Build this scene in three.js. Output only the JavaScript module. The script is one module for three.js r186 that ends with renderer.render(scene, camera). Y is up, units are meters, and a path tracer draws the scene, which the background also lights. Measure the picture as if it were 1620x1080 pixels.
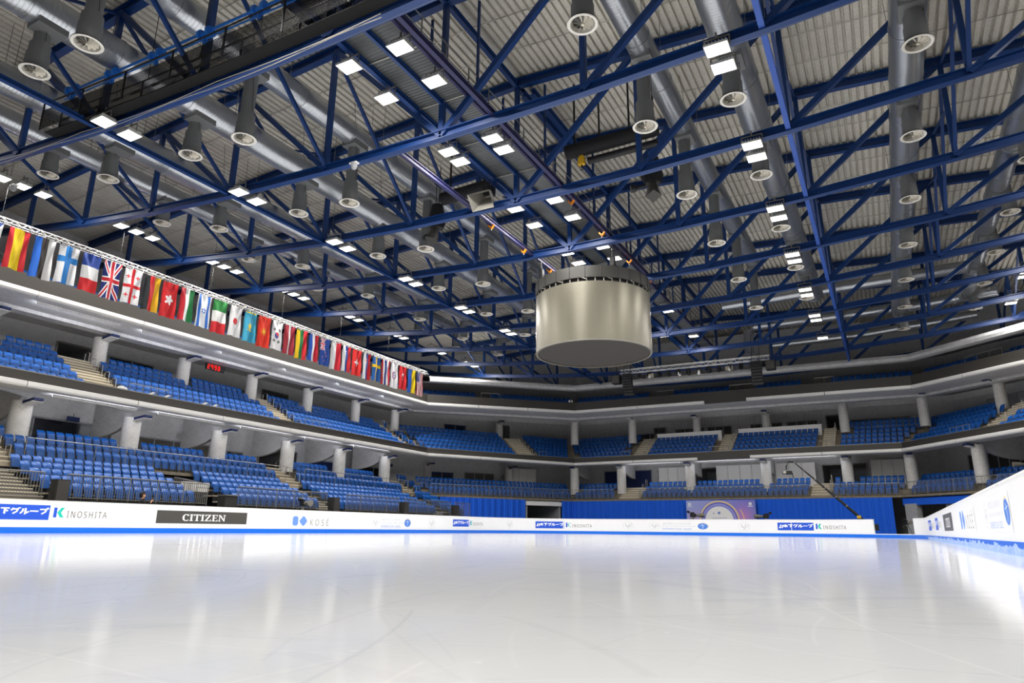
import * as THREE from 'three';
import { RectAreaLightUniformsLib } from 'three/addons/lights/RectAreaLightUniformsLib.js';
import { MarchingCubes } from 'three/addons/objects/MarchingCubes.js';
import { mergeGeometries } from 'three/addons/utils/BufferGeometryUtils.js';

// ---------------------------------------------------------------- camera, exposure
// The arena: x runs across the rink, y is up, -z runs along it; the camera stands on the ice at x = 0, z = 0.
const EXPOSURE = 1.0;
const ADDED_STRIP = 26;                      // radiance of the added, unseen concourse strip lights
const LAMP = 155;                      // radiance of a floodlight panel
const scene = new THREE.Scene();
scene.background = new THREE.Color(0x000000);
const camera = new THREE.PerspectiveCamera(2 * Math.atan(540 / 1080.7) * 180 / Math.PI, 1.5, 0.05, 300);
camera.position.set(0, 0.334, 0);
{
  const right = new THREE.Vector3(0.8804303, 0.00993291, -0.47407154);
  const up = new THREE.Vector3(0.11692637, 0.96435972, 0.23735745);
  const back = new THREE.Vector3(0.45953315, -0.26440815, 0.8478901);
  camera.quaternion.setFromRotationMatrix(new THREE.Matrix4().makeBasis(right, up, back));
}
scene.add(camera);
const renderer = new THREE.WebGLRenderer({ antialias: true });
renderer.toneMapping = THREE.LinearToneMapping;
renderer.toneMappingExposure = EXPOSURE;
renderer.shadowMap.enabled = true;
RectAreaLightUniformsLib.init();

// ---------------------------------------------------------------- helpers
let seed = 7;
const rnd = () => { seed = (seed * 1664525 + 1013904223) >>> 0; return seed / 4294967296; };
const ORD = ['first', 'second', 'third', 'fourth', 'fifth', 'sixth', 'seventh', 'eighth', 'ninth', 'tenth', 'eleventh', 'twelfth', 'thirteenth', 'fourteenth', 'fifteenth', 'sixteenth', 'seventeenth', 'eighteenth', 'nineteenth', 'twentieth'];
const used = {};
function numbered(n) { const k = used[n] = (used[n] ?? -1) + 1; return k ? `${n}_${String(k).padStart(3, '0')}` : n; }
function tag(o, label, category, group, kind) {
  if (label) o.userData.label = label;
  if (category) o.userData.category = category;
  if (group) o.userData.group = group;
  if (kind) o.userData.kind = kind;
  return o;
}
function thing(name, label, category, p = [0, 0, 0], turn = 0, group) {
  const o = new THREE.Group(); o.name = numbered(name); o.position.set(...p); o.rotation.y = turn; scene.add(o);
  return tag(o, label, category, group);
}
const V = (x, y, z) => new THREE.Vector3(x, y, z);
class MB {                                    // collects pieces, builds ONE named mesh
  constructor() { this.p = []; this.n = []; this.u = []; }
  tri(a, b, c, ua, ub, uc, na, nb, nc) {
    if (!na) { const e = V(b[0] - a[0], b[1] - a[1], b[2] - a[2]).cross(V(c[0] - a[0], c[1] - a[1], c[2] - a[2])).normalize(); na = nb = nc = [e.x, e.y, e.z]; }
    this.p.push(...a, ...b, ...c); this.n.push(...na, ...nb, ...nc); this.u.push(...ua, ...ub, ...uc);
  }
  quad(a, b, c, d, u) {
    if (!u) {
      const L = Math.hypot(b[0] - a[0], b[1] - a[1], b[2] - a[2]), H = Math.hypot(d[0] - a[0], d[1] - a[1], d[2] - a[2]);
      u = [[0, 0], [L, 0], [L, H], [0, H]];
    }
    this.tri(a, b, c, u[0], u[1], u[2]); this.tri(a, c, d, u[0], u[2], u[3]); return this;
  }
  box(cx, cy, cz, w, h, d) { return this.bar([cx, cy - h / 2, cz], [cx, cy + h / 2, cz], w, d); }
  // a bar from a to b, w wide (horizontal), h across the other way
  bar(a, b, w, h, hint) {
    const A = V(...a), B = V(...b), t = B.clone().sub(A).normalize();
    let s;
    if (hint) s = V(...hint).sub(t.clone().multiplyScalar(V(...hint).dot(t))).normalize();
    else s = Math.abs(t.y) > 0.95 ? V(1, 0, 0) : V(0, 1, 0).cross(t).normalize();
    if (Math.abs(t.y) > 0.95 && !hint) s.sub(t.clone().multiplyScalar(s.dot(t))).normalize();
    const r = t.clone().cross(s).normalize();
    const c = (P, i, j) => { const q = P.clone().addScaledVector(s, i * w / 2).addScaledVector(r, j * h / 2); return [q.x, q.y, q.z]; };
    const a0 = c(A, -1, -1), a1 = c(A, 1, -1), a2 = c(A, 1, 1), a3 = c(A, -1, 1), b0 = c(B, -1, -1), b1 = c(B, 1, -1), b2 = c(B, 1, 1), b3 = c(B, -1, 1);
    this.quad(a0, a1, b1, b0).quad(a1, a2, b2, b1).quad(a2, a3, b3, b2).quad(a3, a0, b0, b3).quad(a3, a2, a1, a0).quad(b0, b1, b2, b3);
    return this;
  }
  ibeam(a, b, w, h, t = 0.03) {
    const up = (P, y) => [P[0], P[1] + y, P[2]];
    this.bar(up(a, h / 2 - t / 2), up(b, h / 2 - t / 2), w, t).bar(up(a, -h / 2 + t / 2), up(b, -h / 2 + t / 2), w, t).bar(a, b, t, h - 2 * t);
    return this;
  }
  // a tube through rings: pts = [[x,y,z,r], ...]
  tube(pts, seg = 10, caps = true) {
    const N = pts.length, rings = []; let prev = null;
    for (let i = 0; i < N; i++) {
      const a = V(...pts[Math.max(0, i - 1)].slice(0, 3)), b = V(...pts[Math.min(N - 1, i + 1)].slice(0, 3));
      let t = b.sub(a); if (t.length() < 1e-9) t = V(0, 1, 0); t.normalize(); if (prev && t.dot(prev) < -0.5) t.negate(); prev = t.clone();
      const s = Math.abs(t.y) > 0.9 ? V(1, 0, 0) : V(0, 1, 0); s.sub(t.clone().multiplyScalar(s.dot(t))).normalize();
      const r = t.clone().cross(s); rings.push({ c: V(...pts[i].slice(0, 3)), s, r, R: pts[i][3] });
    }
    let len = 0;
    const at = (R, k) => { const an = k / seg * Math.PI * 2, nn = R.s.clone().multiplyScalar(Math.cos(an)).addScaledVector(R.r, Math.sin(an)); const q = R.c.clone().addScaledVector(nn, R.R); return [[q.x, q.y, q.z], [nn.x, nn.y, nn.z]]; };
    for (let i = 0; i + 1 < N; i++) {
      const A = rings[i], B = rings[i + 1], L = A.c.distanceTo(B.c), flat = L < 0.9 * Math.abs(A.R - B.R);
      for (let k = 0; k < seg; k++) {
        const [p0, n0] = at(A, k), [p1, n1] = at(A, k + 1), [p2, n2] = at(B, k + 1), [p3, n3] = at(B, k);
        const R = Math.max(A.R, B.R), c0 = k / seg * 2 * Math.PI * R, c1 = (k + 1) / seg * 2 * Math.PI * R;
        if (flat) { this.quad(p0, p1, p2, p3); continue; }
        this.tri(p0, p1, p2, [c0, len], [c1, len], [c1, len + L], n0, n1, n2); this.tri(p0, p2, p3, [c0, len], [c1, len + L], [c0, len + L], n0, n2, n3);
      }
      len += L;
    }
    if (caps) for (const [R, f] of [[rings[0], 0], [rings[N - 1], 1]]) if (R.R > 1e-4) for (let k = 0; k < seg; k++) {
      const a = at(R, k)[0], b = at(R, k + 1)[0], c = [R.c.x, R.c.y, R.c.z];
      f ? this.tri(c, a, b, [0, 0], [R.R, 0], [0, R.R]) : this.tri(c, b, a, [0, 0], [R.R, 0], [0, R.R]);
    }
    return this;
  }
  cyl(a, b, r, seg = 10, r2 = r) { return this.tube([[...a, r], [...b, r2]], seg); }
  geo() {
    const g = new THREE.BufferGeometry();
    g.setAttribute('position', new THREE.Float32BufferAttribute(this.p, 3)); g.setAttribute('normal', new THREE.Float32BufferAttribute(this.n, 3)); g.setAttribute('uv', new THREE.Float32BufferAttribute(this.u, 2));
    return g;
  }
  build(name, mat, parent, label) { return mesh(name, this.geo(), mat, parent, label); }
}
function mesh(name, g, mat, parent, label) {
  const m = new THREE.Mesh(g, mat); m.name = parent ? name : numbered(name); (parent ?? scene).add(m);
  m.castShadow = m.receiveShadow = true; if (label) m.userData.label = label; return m;
}
const structure = (o) => { o.userData.kind = 'structure'; return o; };
function hash2(i, j, s) { let h = (i * 374761393 + j * 668265263 + s * 974711) | 0; h = Math.imul(h ^ (h >>> 13), 1274126177); return ((h ^ (h >>> 16)) >>> 0) / 4294967296; }
function vnoise(x, y, per, s) {
  const i = Math.floor(x), j = Math.floor(y), f = x - i, g = y - j, u = f * f * (3 - 2 * f), v = g * g * (3 - 2 * g), m = (a) => ((a % per) + per) % per;
  const a = hash2(m(i), m(j), s), b = hash2(m(i + 1), m(j), s), c = hash2(m(i), m(j + 1), s), d = hash2(m(i + 1), m(j + 1), s);
  return (a + (b - a) * u) * (1 - v) + (c + (d - c) * u) * v;
}
function dataTex(w, h, f, srgb) {
  const a = new Uint8Array(w * h * 4);
  for (let j = 0; j < h; j++) for (let i = 0; i < w; i++) { const c = f(i, j), k = (j * w + i) * 4; a[k] = c[0]; a[k + 1] = c[1]; a[k + 2] = c[2]; a[k + 3] = 255; }
  const t = new THREE.DataTexture(a, w, h); t.wrapS = t.wrapT = THREE.RepeatWrapping; t.magFilter = THREE.LinearFilter; t.minFilter = THREE.LinearMipmapLinearFilter; t.generateMipmaps = true;
  if (srgb) t.colorSpace = THREE.SRGBColorSpace; t.needsUpdate = true; return t;
}
function canvasTex(w, h, draw) {
  const c = document.createElement('canvas'); c.width = w; c.height = h; draw(c.getContext('2d'), w, h);
  const t = new THREE.CanvasTexture(c); t.colorSpace = THREE.SRGBColorSpace; t.anisotropy = 8; return t;
}
const std = (color, roughness = 0.6, metalness = 0, extra = {}) => new THREE.MeshStandardMaterial({ color, roughness, metalness, ...extra });

// ---------------------------------------------------------------- materials
const grain = dataTex(256, 256, (i, j) => { const v = 238 + 20 * (vnoise(i / 8, j / 8, 32, 1) - 0.5) + 22 * (vnoise(i / 2, j / 2, 128, 2) - 0.5) + 16 * (vnoise(i / 32, j / 32, 8, 3) - 0.5); return [v, v, v]; }, true);
grain.repeat.set(0.5, 0.5);
const M = {
  steel: std(0x073470, 0.45), strut: std(0x2b54ac, 0.5), rail2: std(0x23244f, 0.6),
  deck: std(0xe2ddd2, 0.6, 0, { map: grain }),
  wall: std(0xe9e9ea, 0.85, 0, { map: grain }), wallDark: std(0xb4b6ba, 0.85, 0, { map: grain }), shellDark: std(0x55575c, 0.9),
  concrete: std(0xb5ab98, 0.85, 0, { map: grain }), terrace: std(0x8f8676, 0.9, 0, { map: grain }), concreteDark: std(0x77726a, 0.9, 0, { map: grain }), nosing: std(0xe0a020, 0.7), plate: std(0x55585a, 0.5, 0.3), nosePale: std(0xe2d9c2, 0.7),
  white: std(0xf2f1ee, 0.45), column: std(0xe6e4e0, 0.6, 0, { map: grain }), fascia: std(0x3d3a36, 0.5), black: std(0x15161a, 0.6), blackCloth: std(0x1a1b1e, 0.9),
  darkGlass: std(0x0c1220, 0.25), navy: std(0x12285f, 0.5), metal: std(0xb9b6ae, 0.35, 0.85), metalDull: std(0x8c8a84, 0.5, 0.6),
  galv: std(0xb4b8be, 0.29, 0.85), galvDull: std(0x7d7f80, 0.5, 0.4), diffuser: std(0xe4e1da, 0.5), diffuserBlade: std(0xd2ccbe, 0.5),
  seat: std(0x0457ae, 0.36), seatPanShade: std(0x034a92, 0.42), seatFrame: std(0x2b2c30, 0.6), curtain: std(0x0d60e0, 0.85),  // pan is the seat blue darkened: shade on the folded pans put into colour
  alu: std(0xececea, 0.4, 0.1), orange: std(0xe8881a, 0.5), yellow: std(0xe2b21c, 0.5), panel: std(0xf3f1ec, 0.6), louvre: std(0x3e4042, 0.8),
  board: std(0xf7f8fa, 0.35), kick: null, lampBody: std(0xcfcfcc, 0.45, 0.4),
  glow: new THREE.MeshStandardMaterial({ color: 0xffffff, emissive: 0xfffaf0, emissiveIntensity: 5, roughness: 0.4 }),
  tube: new THREE.MeshStandardMaterial({ color: 0xffffff, emissive: 0xf4f6ff, emissiveIntensity: 2 }),  // glow of the added concourse strip lights
  red: new THREE.MeshStandardMaterial({ color: 0x300000, emissive: 0xff1a10, emissiveIntensity: 1.6 }),
  cable: std(0x9b968c, 0.7), mesh: std(0x050506, 0.9),
};
M.ductSkin = M.galv.clone();
M.ductSkin.bumpMap = dataTex(8, 64, (i, j) => { const v = j % 64 < 8 ? 255 : 90; return [v, v, v]; }); M.ductSkin.bumpMap.repeat.set(1, 7); M.ductSkin.bumpScale = 0.014;

// ---------------------------------------------------------------- bowl geometry: paths as [x, D] with D = -z
const line = (pts) => {
  const segs = [];
  for (let i = 0; i + 1 < pts.length; i++) {
    const P = pts[i], Q = pts[i + 1], L = Math.hypot(Q[0] - P[0], Q[1] - P[1]), u = [(Q[0] - P[0]) / L, (Q[1] - P[1]) / L];
    segs.push({ P, Q, L, u, n: [-u[1], u[0]] });                                   // n points out of the bowl
  }
  return { pts, segs };
};
const path1 = line([[-35.0, -12], [-37.2, 53.0], [-29.0, 67.3], [0.9, 65.6], [9.2, 56.0], [10.8, 50], [9.5, -12]]);
const path2 = line([[-36.2, -12], [-38.0, 53.6], [-29.1, 68.0], [1.4, 66.4], [8.44, 56.1], [10.8, 52], [10.2, -12]]);
const path3 = line([[-38.2, -12], [-38.9, 54.5], [-27.7, 65.0], [2.7, 65.1], [9.54, 58.6], [12.5, 55.5], [12.0, -12]]);
const pathR = line([[-30.05, -12], [-32.0, 53]]);
// mitred offset of vertex i
function miter(path, i, off) {
  const a = path.segs[i - 1], b = path.segs[i], P = path.pts[i];
  if (!a) return [P[0] + b.n[0] * off, P[1] + b.n[1] * off];
  if (!b) return [P[0] + a.n[0] * off, P[1] + a.n[1] * off];
  const m = [a.n[0] + b.n[0], a.n[1] + b.n[1]], k = off / ((m[0] * a.n[0] + m[1] * a.n[1]) || 1);
  return [P[0] + m[0] * k, P[1] + m[1] * k];
}
const on = (s, t, off) => [s.P[0] + s.u[0] * t + s.n[0] * off, s.P[1] + s.u[1] * t + s.n[1] * off];
// sweep an (offset, y) profile along the whole path
function sweep(b, path, prof, i0 = 0, i1 = path.segs.length) {
  for (let i = i0; i < i1; i++) for (let k = 0; k + 1 < prof.length; k++) {
    const [o0, y0] = prof[k], [o1, y1] = prof[k + 1];
    const a = miter(path, i, o0), c = miter(path, i + 1, o0), d = miter(path, i + 1, o1), e = miter(path, i, o1);
    b.quad([a[0], y0, -a[1]], [c[0], y0, -c[1]], [d[0], y1, -d[1]], [e[0], y1, -e[1]]);
  }
  return b;
}
// sweep a profile along part of one segment, with end caps if closed
function sweepPart(b, s, t0, t1, prof, caps = true) {
  const q = (t, [o, y]) => { const p = on(s, t, o); return [p[0], y, -p[1]]; };
  for (let k = 0; k + 1 < prof.length; k++) b.quad(q(t0, prof[k]), q(t1, prof[k]), q(t1, prof[k + 1]), q(t0, prof[k + 1]));
  if (caps) for (let k = 1; k + 1 < prof.length; k++) { b.tri(q(t0, prof[0]), q(t0, prof[k]), q(t0, prof[k + 1]), [0, 0], [1, 0], [1, 1]); b.tri(q(t1, prof[0]), q(t1, prof[k + 1]), q(t1, prof[k]), [0, 0], [1, 1], [1, 0]); }
  return b;
}
const rect = (o0, y0, o1, y1) => [[o0, y0], [o0, y1], [o1, y1], [o1, y0], [o0, y0]];
const tD = (s, D) => (D - s.P[1]) / s.u[1], tX = (s, X) => (X - s.P[0]) / s.u[0];

// ---------------------------------------------------------------- rink: ice and boards
const RX0 = -28.09, RX1 = 1.71, RD0 = -4.6, RD1 = 55.4, RR = 8.5, HALF = Math.PI / 2;
{
  const s = new THREE.Shape(), x0 = RX0 + RR, x1 = RX1 - RR, d0 = RD0 + RR, d1 = RD1 - RR;
  s.absarc(x1, d0, RR, -HALF, 0); s.absarc(x1, d1, RR, 0, HALF); s.absarc(x0, d1, RR, HALF, 2 * HALF); s.absarc(x0, d0, RR, 2 * HALF, 3 * HALF);
  const g = new THREE.ShapeGeometry(s, 40); g.rotateX(-HALF);
  const W = 1024, lines = (ctx, n, col, wMax, aMax, sd) => {
    seed = sd;
    for (let k = 0; k < n; k++) {
      const x = rnd() * W, y = rnd() * W, r = 300 + rnd() * 900, a = rnd() * 6.28, da = 0.08 + rnd() * 0.35;
      ctx.globalAlpha = aMax * (0.25 + 0.75 * rnd()); ctx.lineWidth = 0.6 + rnd() * wMax; ctx.strokeStyle = col;
      for (const ox of [-W, 0, W]) for (const oy of [-W, 0, W]) {
        if (Math.abs(x + ox - W / 2) > W * 1.2 || Math.abs(y + oy - W / 2) > W * 1.2) continue;
        ctx.beginPath(); ctx.arc(x + ox - r * Math.cos(a), y + oy - r * Math.sin(a), r, a, a + da); ctx.stroke();
      }
    }
    ctx.globalAlpha = 1;
  };
  const colour = canvasTex(W, W, (ctx) => { ctx.fillStyle = '#eff1f3'; ctx.fillRect(0, 0, W, W); lines(ctx, 190, '#dcdfe5', 2, 0.5, 11); lines(ctx, 190, '#ffffff', 1.2, 0.8, 12); lines(ctx, 60, '#ccd0d8', 26, 0.16, 13); lines(ctx, 50, '#c9ced6', 1.4, 0.3, 14); for (let k = 0; k < 160; k++) { ctx.globalAlpha = 0.8; ctx.fillStyle = '#ffffff'; ctx.fillRect(rnd() * W, rnd() * W, 1 + rnd() * 2.5, 1 + rnd() * 2.5); } ctx.globalAlpha = 1; });
  const bump = canvasTex(W, W, (ctx) => { ctx.fillStyle = '#808080'; ctx.fillRect(0, 0, W, W); lines(ctx, 520, '#5c5c5c', 1.0, 0.6, 21); lines(ctx, 420, '#a4a4a4', 1.2, 0.6, 22); lines(ctx, 90, '#6a6a6a', 12, 0.3, 23); });
  bump.colorSpace = THREE.NoColorSpace;
  for (const t of [colour, bump]) { t.wrapS = t.wrapT = THREE.RepeatWrapping; t.repeat.set(1 / 7, 1 / 7); t.rotation = 0.5; }
  const ice = new THREE.MeshPhysicalMaterial({ color: 0xffffff, map: colour, roughness: 0.1, bumpMap: bump, bumpScale: 0.0008, ior: 1.31 });
  structure(tag(mesh('floor_ice', g, ice), 'smooth white ice sheet with fine skate marks and soft reflections'));
}
const S0 = 4, SA = S0 + RD1 - RR, SB = SA + RR * HALF, SC = SB + (RX1 - RX0 - 2 * RR), SD = SC + RR * HALF;
function boardAt(s, off = 0) {                // point and inward normal along the board line; off moves into the rink
  let x, d, nx, nd;
  if (s < SA) { x = RX0; d = s - S0; nx = 1; nd = 0; }
  else if (s < SB) { const a = (s - SA) / RR; x = RX0 + RR - RR * Math.cos(a); d = RD1 - RR + RR * Math.sin(a); nx = Math.cos(a); nd = -Math.sin(a); }
  else if (s < SC) { x = RX0 + RR + s - SB; d = RD1; nx = 0; nd = -1; }
  else if (s < SD) { const a = (s - SC) / RR; x = RX1 - RR + RR * Math.sin(a); d = RD1 - RR + RR * Math.cos(a); nx = -Math.sin(a); nd = -Math.cos(a); }
  else { x = RX1; d = RD1 - RR - (s - SD); nx = -1; nd = 0; }
  return [x + nx * off, d + nd * off];
}
const sR = (D) => SD + RD1 - RR - D;          // station on the right board
function boardRun(b, s0, s1, prof) {          // prof: [off, y] loop, off into the rink
  const n = Math.max(1, Math.ceil((s1 - s0) / 0.6)), q = (s, [o, y]) => { const p = boardAt(s, o); return [p[0], y, -p[1]]; };
  for (let i = 0; i < n; i++) {
    const a = s0 + (s1 - s0) * i / n, c = s0 + (s1 - s0) * (i + 1) / n;
    for (let k = 0; k + 1 < prof.length; k++) {
      const v0 = prof[k][1], v1 = prof[k + 1][1];
      b.quad(q(a, prof[k]), q(c, prof[k]), q(c, prof[k + 1]), q(a, prof[k + 1]), [[a, v0], [c, v0], [c, v1], [a, v1]]);
    }
  }
  for (const s of [s0, s1]) b.quad(q(s, prof[0]), q(s, prof[1]), q(s, prof[2]), q(s, prof[3]));
  return b;
}
// kick plate: blue plastic with a crust of scraped frost that has a ragged edge
M.kick = std(0x0a72ea, 0.35);
const frost = canvasTex(2048, 128, (ctx, w, h) => {
  ctx.fillStyle = '#0a66dd'; ctx.fillRect(0, 0, w, h); seed = 5;
  ctx.fillStyle = '#a9c4f4'; ctx.beginPath(); ctx.moveTo(0, h);
  let y = 38; for (let x = 0; x <= w; x += 7) { y += (rnd() - 0.5) * 17; y = Math.min(62, Math.max(14, y)); if (rnd() < 0.12) y = 14 + rnd() * 48; ctx.lineTo(x, y); }
  ctx.lineTo(w, h); ctx.fill();
  for (let k = 0; k < 420; k++) { ctx.fillStyle = rnd() < 0.5 ? '#5f95ee' : '#d3e0fa'; ctx.globalAlpha = 0.55; const x = rnd() * w, t = 40 + rnd() * 50; ctx.fillRect(x, t, 2 + rnd() * 7, 10 + rnd() * 50); }
  ctx.globalAlpha = 1;
});
frost.wrapS = THREE.RepeatWrapping; frost.repeat.set(1 / 9, 1 / 0.215); 
const kickFrost = std(0xffffff, 0.6, 0, { map: frost });
function boards(label, s0, s1, frosted, low) {
  const t = thing('rink_board', label, 'rink board');
  boardRun(new MB(), s0, s1, rect(-0.02, 0, 0.02, 0.215)).build('kick_plate', frosted ? kickFrost : M.kick, t);
  if (low) boardRun(new MB(), s0, s1, rect(-0.1, 0.215, 0.02, 0.26)).build('threshold', M.board, t);
  else {
    boardRun(new MB(), s0, s1, rect(-0.1, 0.215, 0, 1.175)).build('board_face', M.board, t);
    boardRun(new MB(), s0, s1, rect(-0.12, 1.175, 0.015, 1.2)).build('cap_rail', M.white, t);
  }
  return t;
}
const bLeft = boards('long white padded rink board on the left with the dark watchmaker banner', 0, SA, false);
const bCornerL = boards('curved white rink board in the far left corner', SA, SB, false);
const bEnd = boards('straight white rink board across the far end', SB, SC, false);
const G0 = SC + RR * 0.724, G1 = SC + RR * 1.196;
const bCornerR = boards('curved white rink board ending at the gap in the far right corner', SC, G0, false);
boards('low open threshold where the far right corner board is missing', G0, G1, false, true);
const bRight1 = boards('short curved white rink board between the corner gap and the right side', G1, SD, false);
const bRight = boards('white rink board rising close on the right with frosted blue kick plate', SD, SD + 46, true);
// prints on the boards
function strokeText(ctx, pts, x, y, s) { ctx.beginPath(); for (const poly of pts) poly.forEach(([a, b], i) => (i ? ctx.lineTo : ctx.moveTo).call(ctx, x + a * s, y + b * s)); ctx.stroke(); }
const KANA = {
  mark: [[[42, 8], [12, 92]], [[30, 40], [30, 92]], [[48, 45], [72, 30], [52, 92]]],
  ki: [[[8, 34], [92, 34]], [[50, 6], [50, 96]], [[49, 38], [10, 84]], [[51, 38], [90, 84]]],
  shita: [[[6, 14], [94, 14]], [[48, 14], [48, 96]], [[50, 38], [80, 58]]],
  gu: [[[36, 8], [12, 46]], [[32, 24], [78, 24], [68, 60], [32, 92]], [[80, 4], [87, 18]], [[92, 0], [99, 13]]],
  ru: [[[32, 14], [30, 52], [8, 90]], [[58, 8], [58, 86], [94, 56]]],
  bar: [[[6, 50], [94, 50]]],
  pu: [[[10, 22], [78, 22], [70, 58], [32, 92]]],
};
const texKino = canvasTex(1024, 192, (ctx, w, h) => {
  ctx.fillStyle = '#f7f8fa'; ctx.fillRect(0, 0, w, h);
  ctx.fillStyle = '#1e57d8'; ctx.fillRect(4, 12, 520, 164);
  ctx.strokeStyle = '#fff'; ctx.lineWidth = 15; ctx.lineCap = 'butt'; ctx.lineJoin = 'miter';
  let x = 18; for (const k of ['mark', 'ki', 'shita', 'gu', 'ru', 'bar', 'pu']) { strokeText(ctx, KANA[k], x, 44, 1.02 * (k === 'mark' ? 0.9 : 0.72)); x += k === 'mark' ? 66 : 71; if (k === 'pu') { ctx.lineWidth = 7; ctx.beginPath(); ctx.arc(x - 4, 50, 8, 0, 7); ctx.stroke(); } }
  ctx.fillStyle = '#1e57d8'; ctx.fillRect(556, 34, 26, 112);
  ctx.fillStyle = '#22c9b4'; ctx.beginPath(); ctx.moveTo(640, 34); ctx.lineTo(612, 34); ctx.lineTo(584, 90); ctx.lineTo(612, 146); ctx.lineTo(642, 146); ctx.lineTo(614, 90); ctx.fill();
  ctx.fillStyle = '#5a5348'; ctx.font = '104px sans-serif'; ctx.textBaseline = 'alphabetic';
  let tx = 662; for (const ch of 'INOSHITA') { const cw = ctx.measureText(ch).width; ctx.save(); ctx.translate(tx, 146); ctx.scale(0.6, 1); ctx.fillText(ch, 0, 0); ctx.restore(); tx += cw * 0.6 + 9; }
});
const texCit = canvasTex(1024, 256, (ctx, w, h) => { ctx.fillStyle = '#4a4844'; ctx.fillRect(0, 0, w, h); ctx.fillStyle = '#fff'; ctx.textAlign = 'center'; ctx.textBaseline = 'middle'; ctx.font = 'bold 190px serif'; ctx.save(); ctx.translate(w / 2, h / 2 + 8); ctx.scale(0.62, 1); ctx.fillText('CITIZEN', 0, 0); ctx.restore(); });
const texKose = canvasTex(1024, 256, (ctx, w, h) => {
  ctx.fillStyle = '#f7f8fa'; ctx.fillRect(0, 0, w, h); ctx.fillStyle = '#6f9df0';
  ctx.beginPath(); ctx.roundRect ? ctx.roundRect(14, 20, 130, 216, 50) : ctx.rect(14, 20, 130, 216); ctx.fill();
  ctx.beginPath(); ctx.moveTo(270, 14); ctx.quadraticCurveTo(300, 20, 356, 118); ctx.quadraticCurveTo(360, 134, 350, 146); ctx.quadraticCurveTo(300, 236, 268, 240); ctx.quadraticCurveTo(240, 236, 178, 140); ctx.quadraticCurveTo(172, 126, 182, 112); ctx.quadraticCurveTo(240, 18, 270, 14); ctx.fill();
  ctx.fillStyle = '#96968c'; ctx.font = '205px sans-serif'; ctx.textBaseline = 'alphabetic'; let x = 420; for (const ch of 'KOSÉ') { const cw = ctx.measureText(ch).width; ctx.save(); ctx.translate(x, 230); ctx.scale(0.74, 1); ctx.fillText(ch, 0, 0); ctx.restore(); x += cw * 0.74 + 44; }
});
const ringDraw = (ctx, x, y, r) => { ctx.strokeStyle = '#d0d4da'; ctx.lineWidth = r * 0.05; ctx.beginPath(); ctx.arc(x, y, r, 0, 7); ctx.stroke(); ctx.fillStyle = '#b9bec6'; ctx.font = `${r}px serif`; ctx.textAlign = 'center'; ctx.textBaseline = 'middle'; ctx.fillText('I', x - r * 0.42, y - r * 0.15); ctx.fillText('S', x, y + r * 0.3); ctx.fillText('U', x + r * 0.45, y - r * 0.15); };
const texRing = canvasTex(256, 256, (ctx, w, h) => { ctx.fillStyle = '#f7f8fa'; ctx.fillRect(0, 0, w, h); ringDraw(ctx, 128, 128, 116); });
const texWorld = canvasTex(1024, 256, (ctx, w, h) => {
  ctx.fillStyle = '#f7f8fa'; ctx.fillRect(0, 0, w, h); ringDraw(ctx, 100, 128, 92); ctx.textAlign = 'center'; ctx.textBaseline = 'alphabetic';
  ctx.fillStyle = '#ccd3de'; ctx.font = '68px sans-serif'; ctx.fillText('WORLD JUNIOR', 480, 84); ctx.font = '41px sans-serif'; ctx.fillText('FIGURE SKATING CHAMPIONSHIPS', 510, 146, 590);
  ctx.fillStyle = '#b5c6ec'; ctx.font = 'bold 66px sans-serif'; ctx.fillText('DEBRECEN 2025', 480, 228);
  ctx.fillStyle = '#4f86e0'; ctx.beginPath(); ctx.arc(915, 128, 84, 0, 7); ctx.fill(); ctx.strokeStyle = '#e8c86a'; ctx.lineWidth = 6; ctx.beginPath(); ctx.arc(915, 128, 94, 3.6, 6.6); ctx.stroke();
  ctx.strokeStyle = '#dfe9ff'; ctx.lineWidth = 9; ctx.beginPath(); ctx.moveTo(900, 70); ctx.quadraticCurveTo(940, 120, 905, 190); ctx.moveTo(870, 110); ctx.lineTo(955, 90); ctx.stroke();
});
const printMat = (t) => std(0xffffff, 0.4, 0, { map: t });
const PM = { kino: printMat(texKino), cit: printMat(texCit), kose: printMat(texKose), ring: printMat(texRing), world: printMat(texWorld) };
function print(parent, mat, s0, s1, y0, y1, label) {
  const b = new MB(), n = Math.max(1, Math.ceil((s1 - s0) / 0.5));
  for (let i = 0; i < n; i++) {
    const u0 = i / n, u1 = (i + 1) / n, p = boardAt(s0 + (s1 - s0) * u0, 0.004), q = boardAt(s0 + (s1 - s0) * u1, 0.004);
    b.quad([p[0], y0, -p[1]], [q[0], y0, -q[1]], [q[0], y1, -q[1]], [p[0], y1, -p[1]], [[u0, 0], [u1, 0], [u1, 1], [u0, 1]]);
  }
  return b.build('printed_logo', mat, parent, label);
}
const L = (D) => S0 + D, arcL = (deg) => SA + RR * deg * Math.PI / 180, arcR = (deg) => SC + RR * deg * Math.PI / 180, endX = (x) => SB + x - (RX0 + RR);
print(bLeft, PM.kino, L(12.75), L(17.5), 0.43, 1.06, 'blue panel with white characters beside grey lettering');
print(bLeft, PM.cit, L(19.62), L(24.5), 0.42, 0.97, 'dark grey banner with white lettering');
print(bLeft, PM.kose, L(27.5), L(30.65), 0.34, 0.92, 'two light blue shapes beside thin grey lettering');
print(bLeft, PM.world, L(34.0), L(38.1), 0.26, 1.0, 'faint event lettering with a blue emblem');
print(bLeft, PM.ring, L(40.0), L(40.85), 0.27, 1.0);
print(bLeft, PM.kino, L(43.1), L(47.4), 0.41, 1.0);
print(bCornerL, PM.ring, arcL(21.5), arcL(26.5), 0.3, 1.02);
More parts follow.
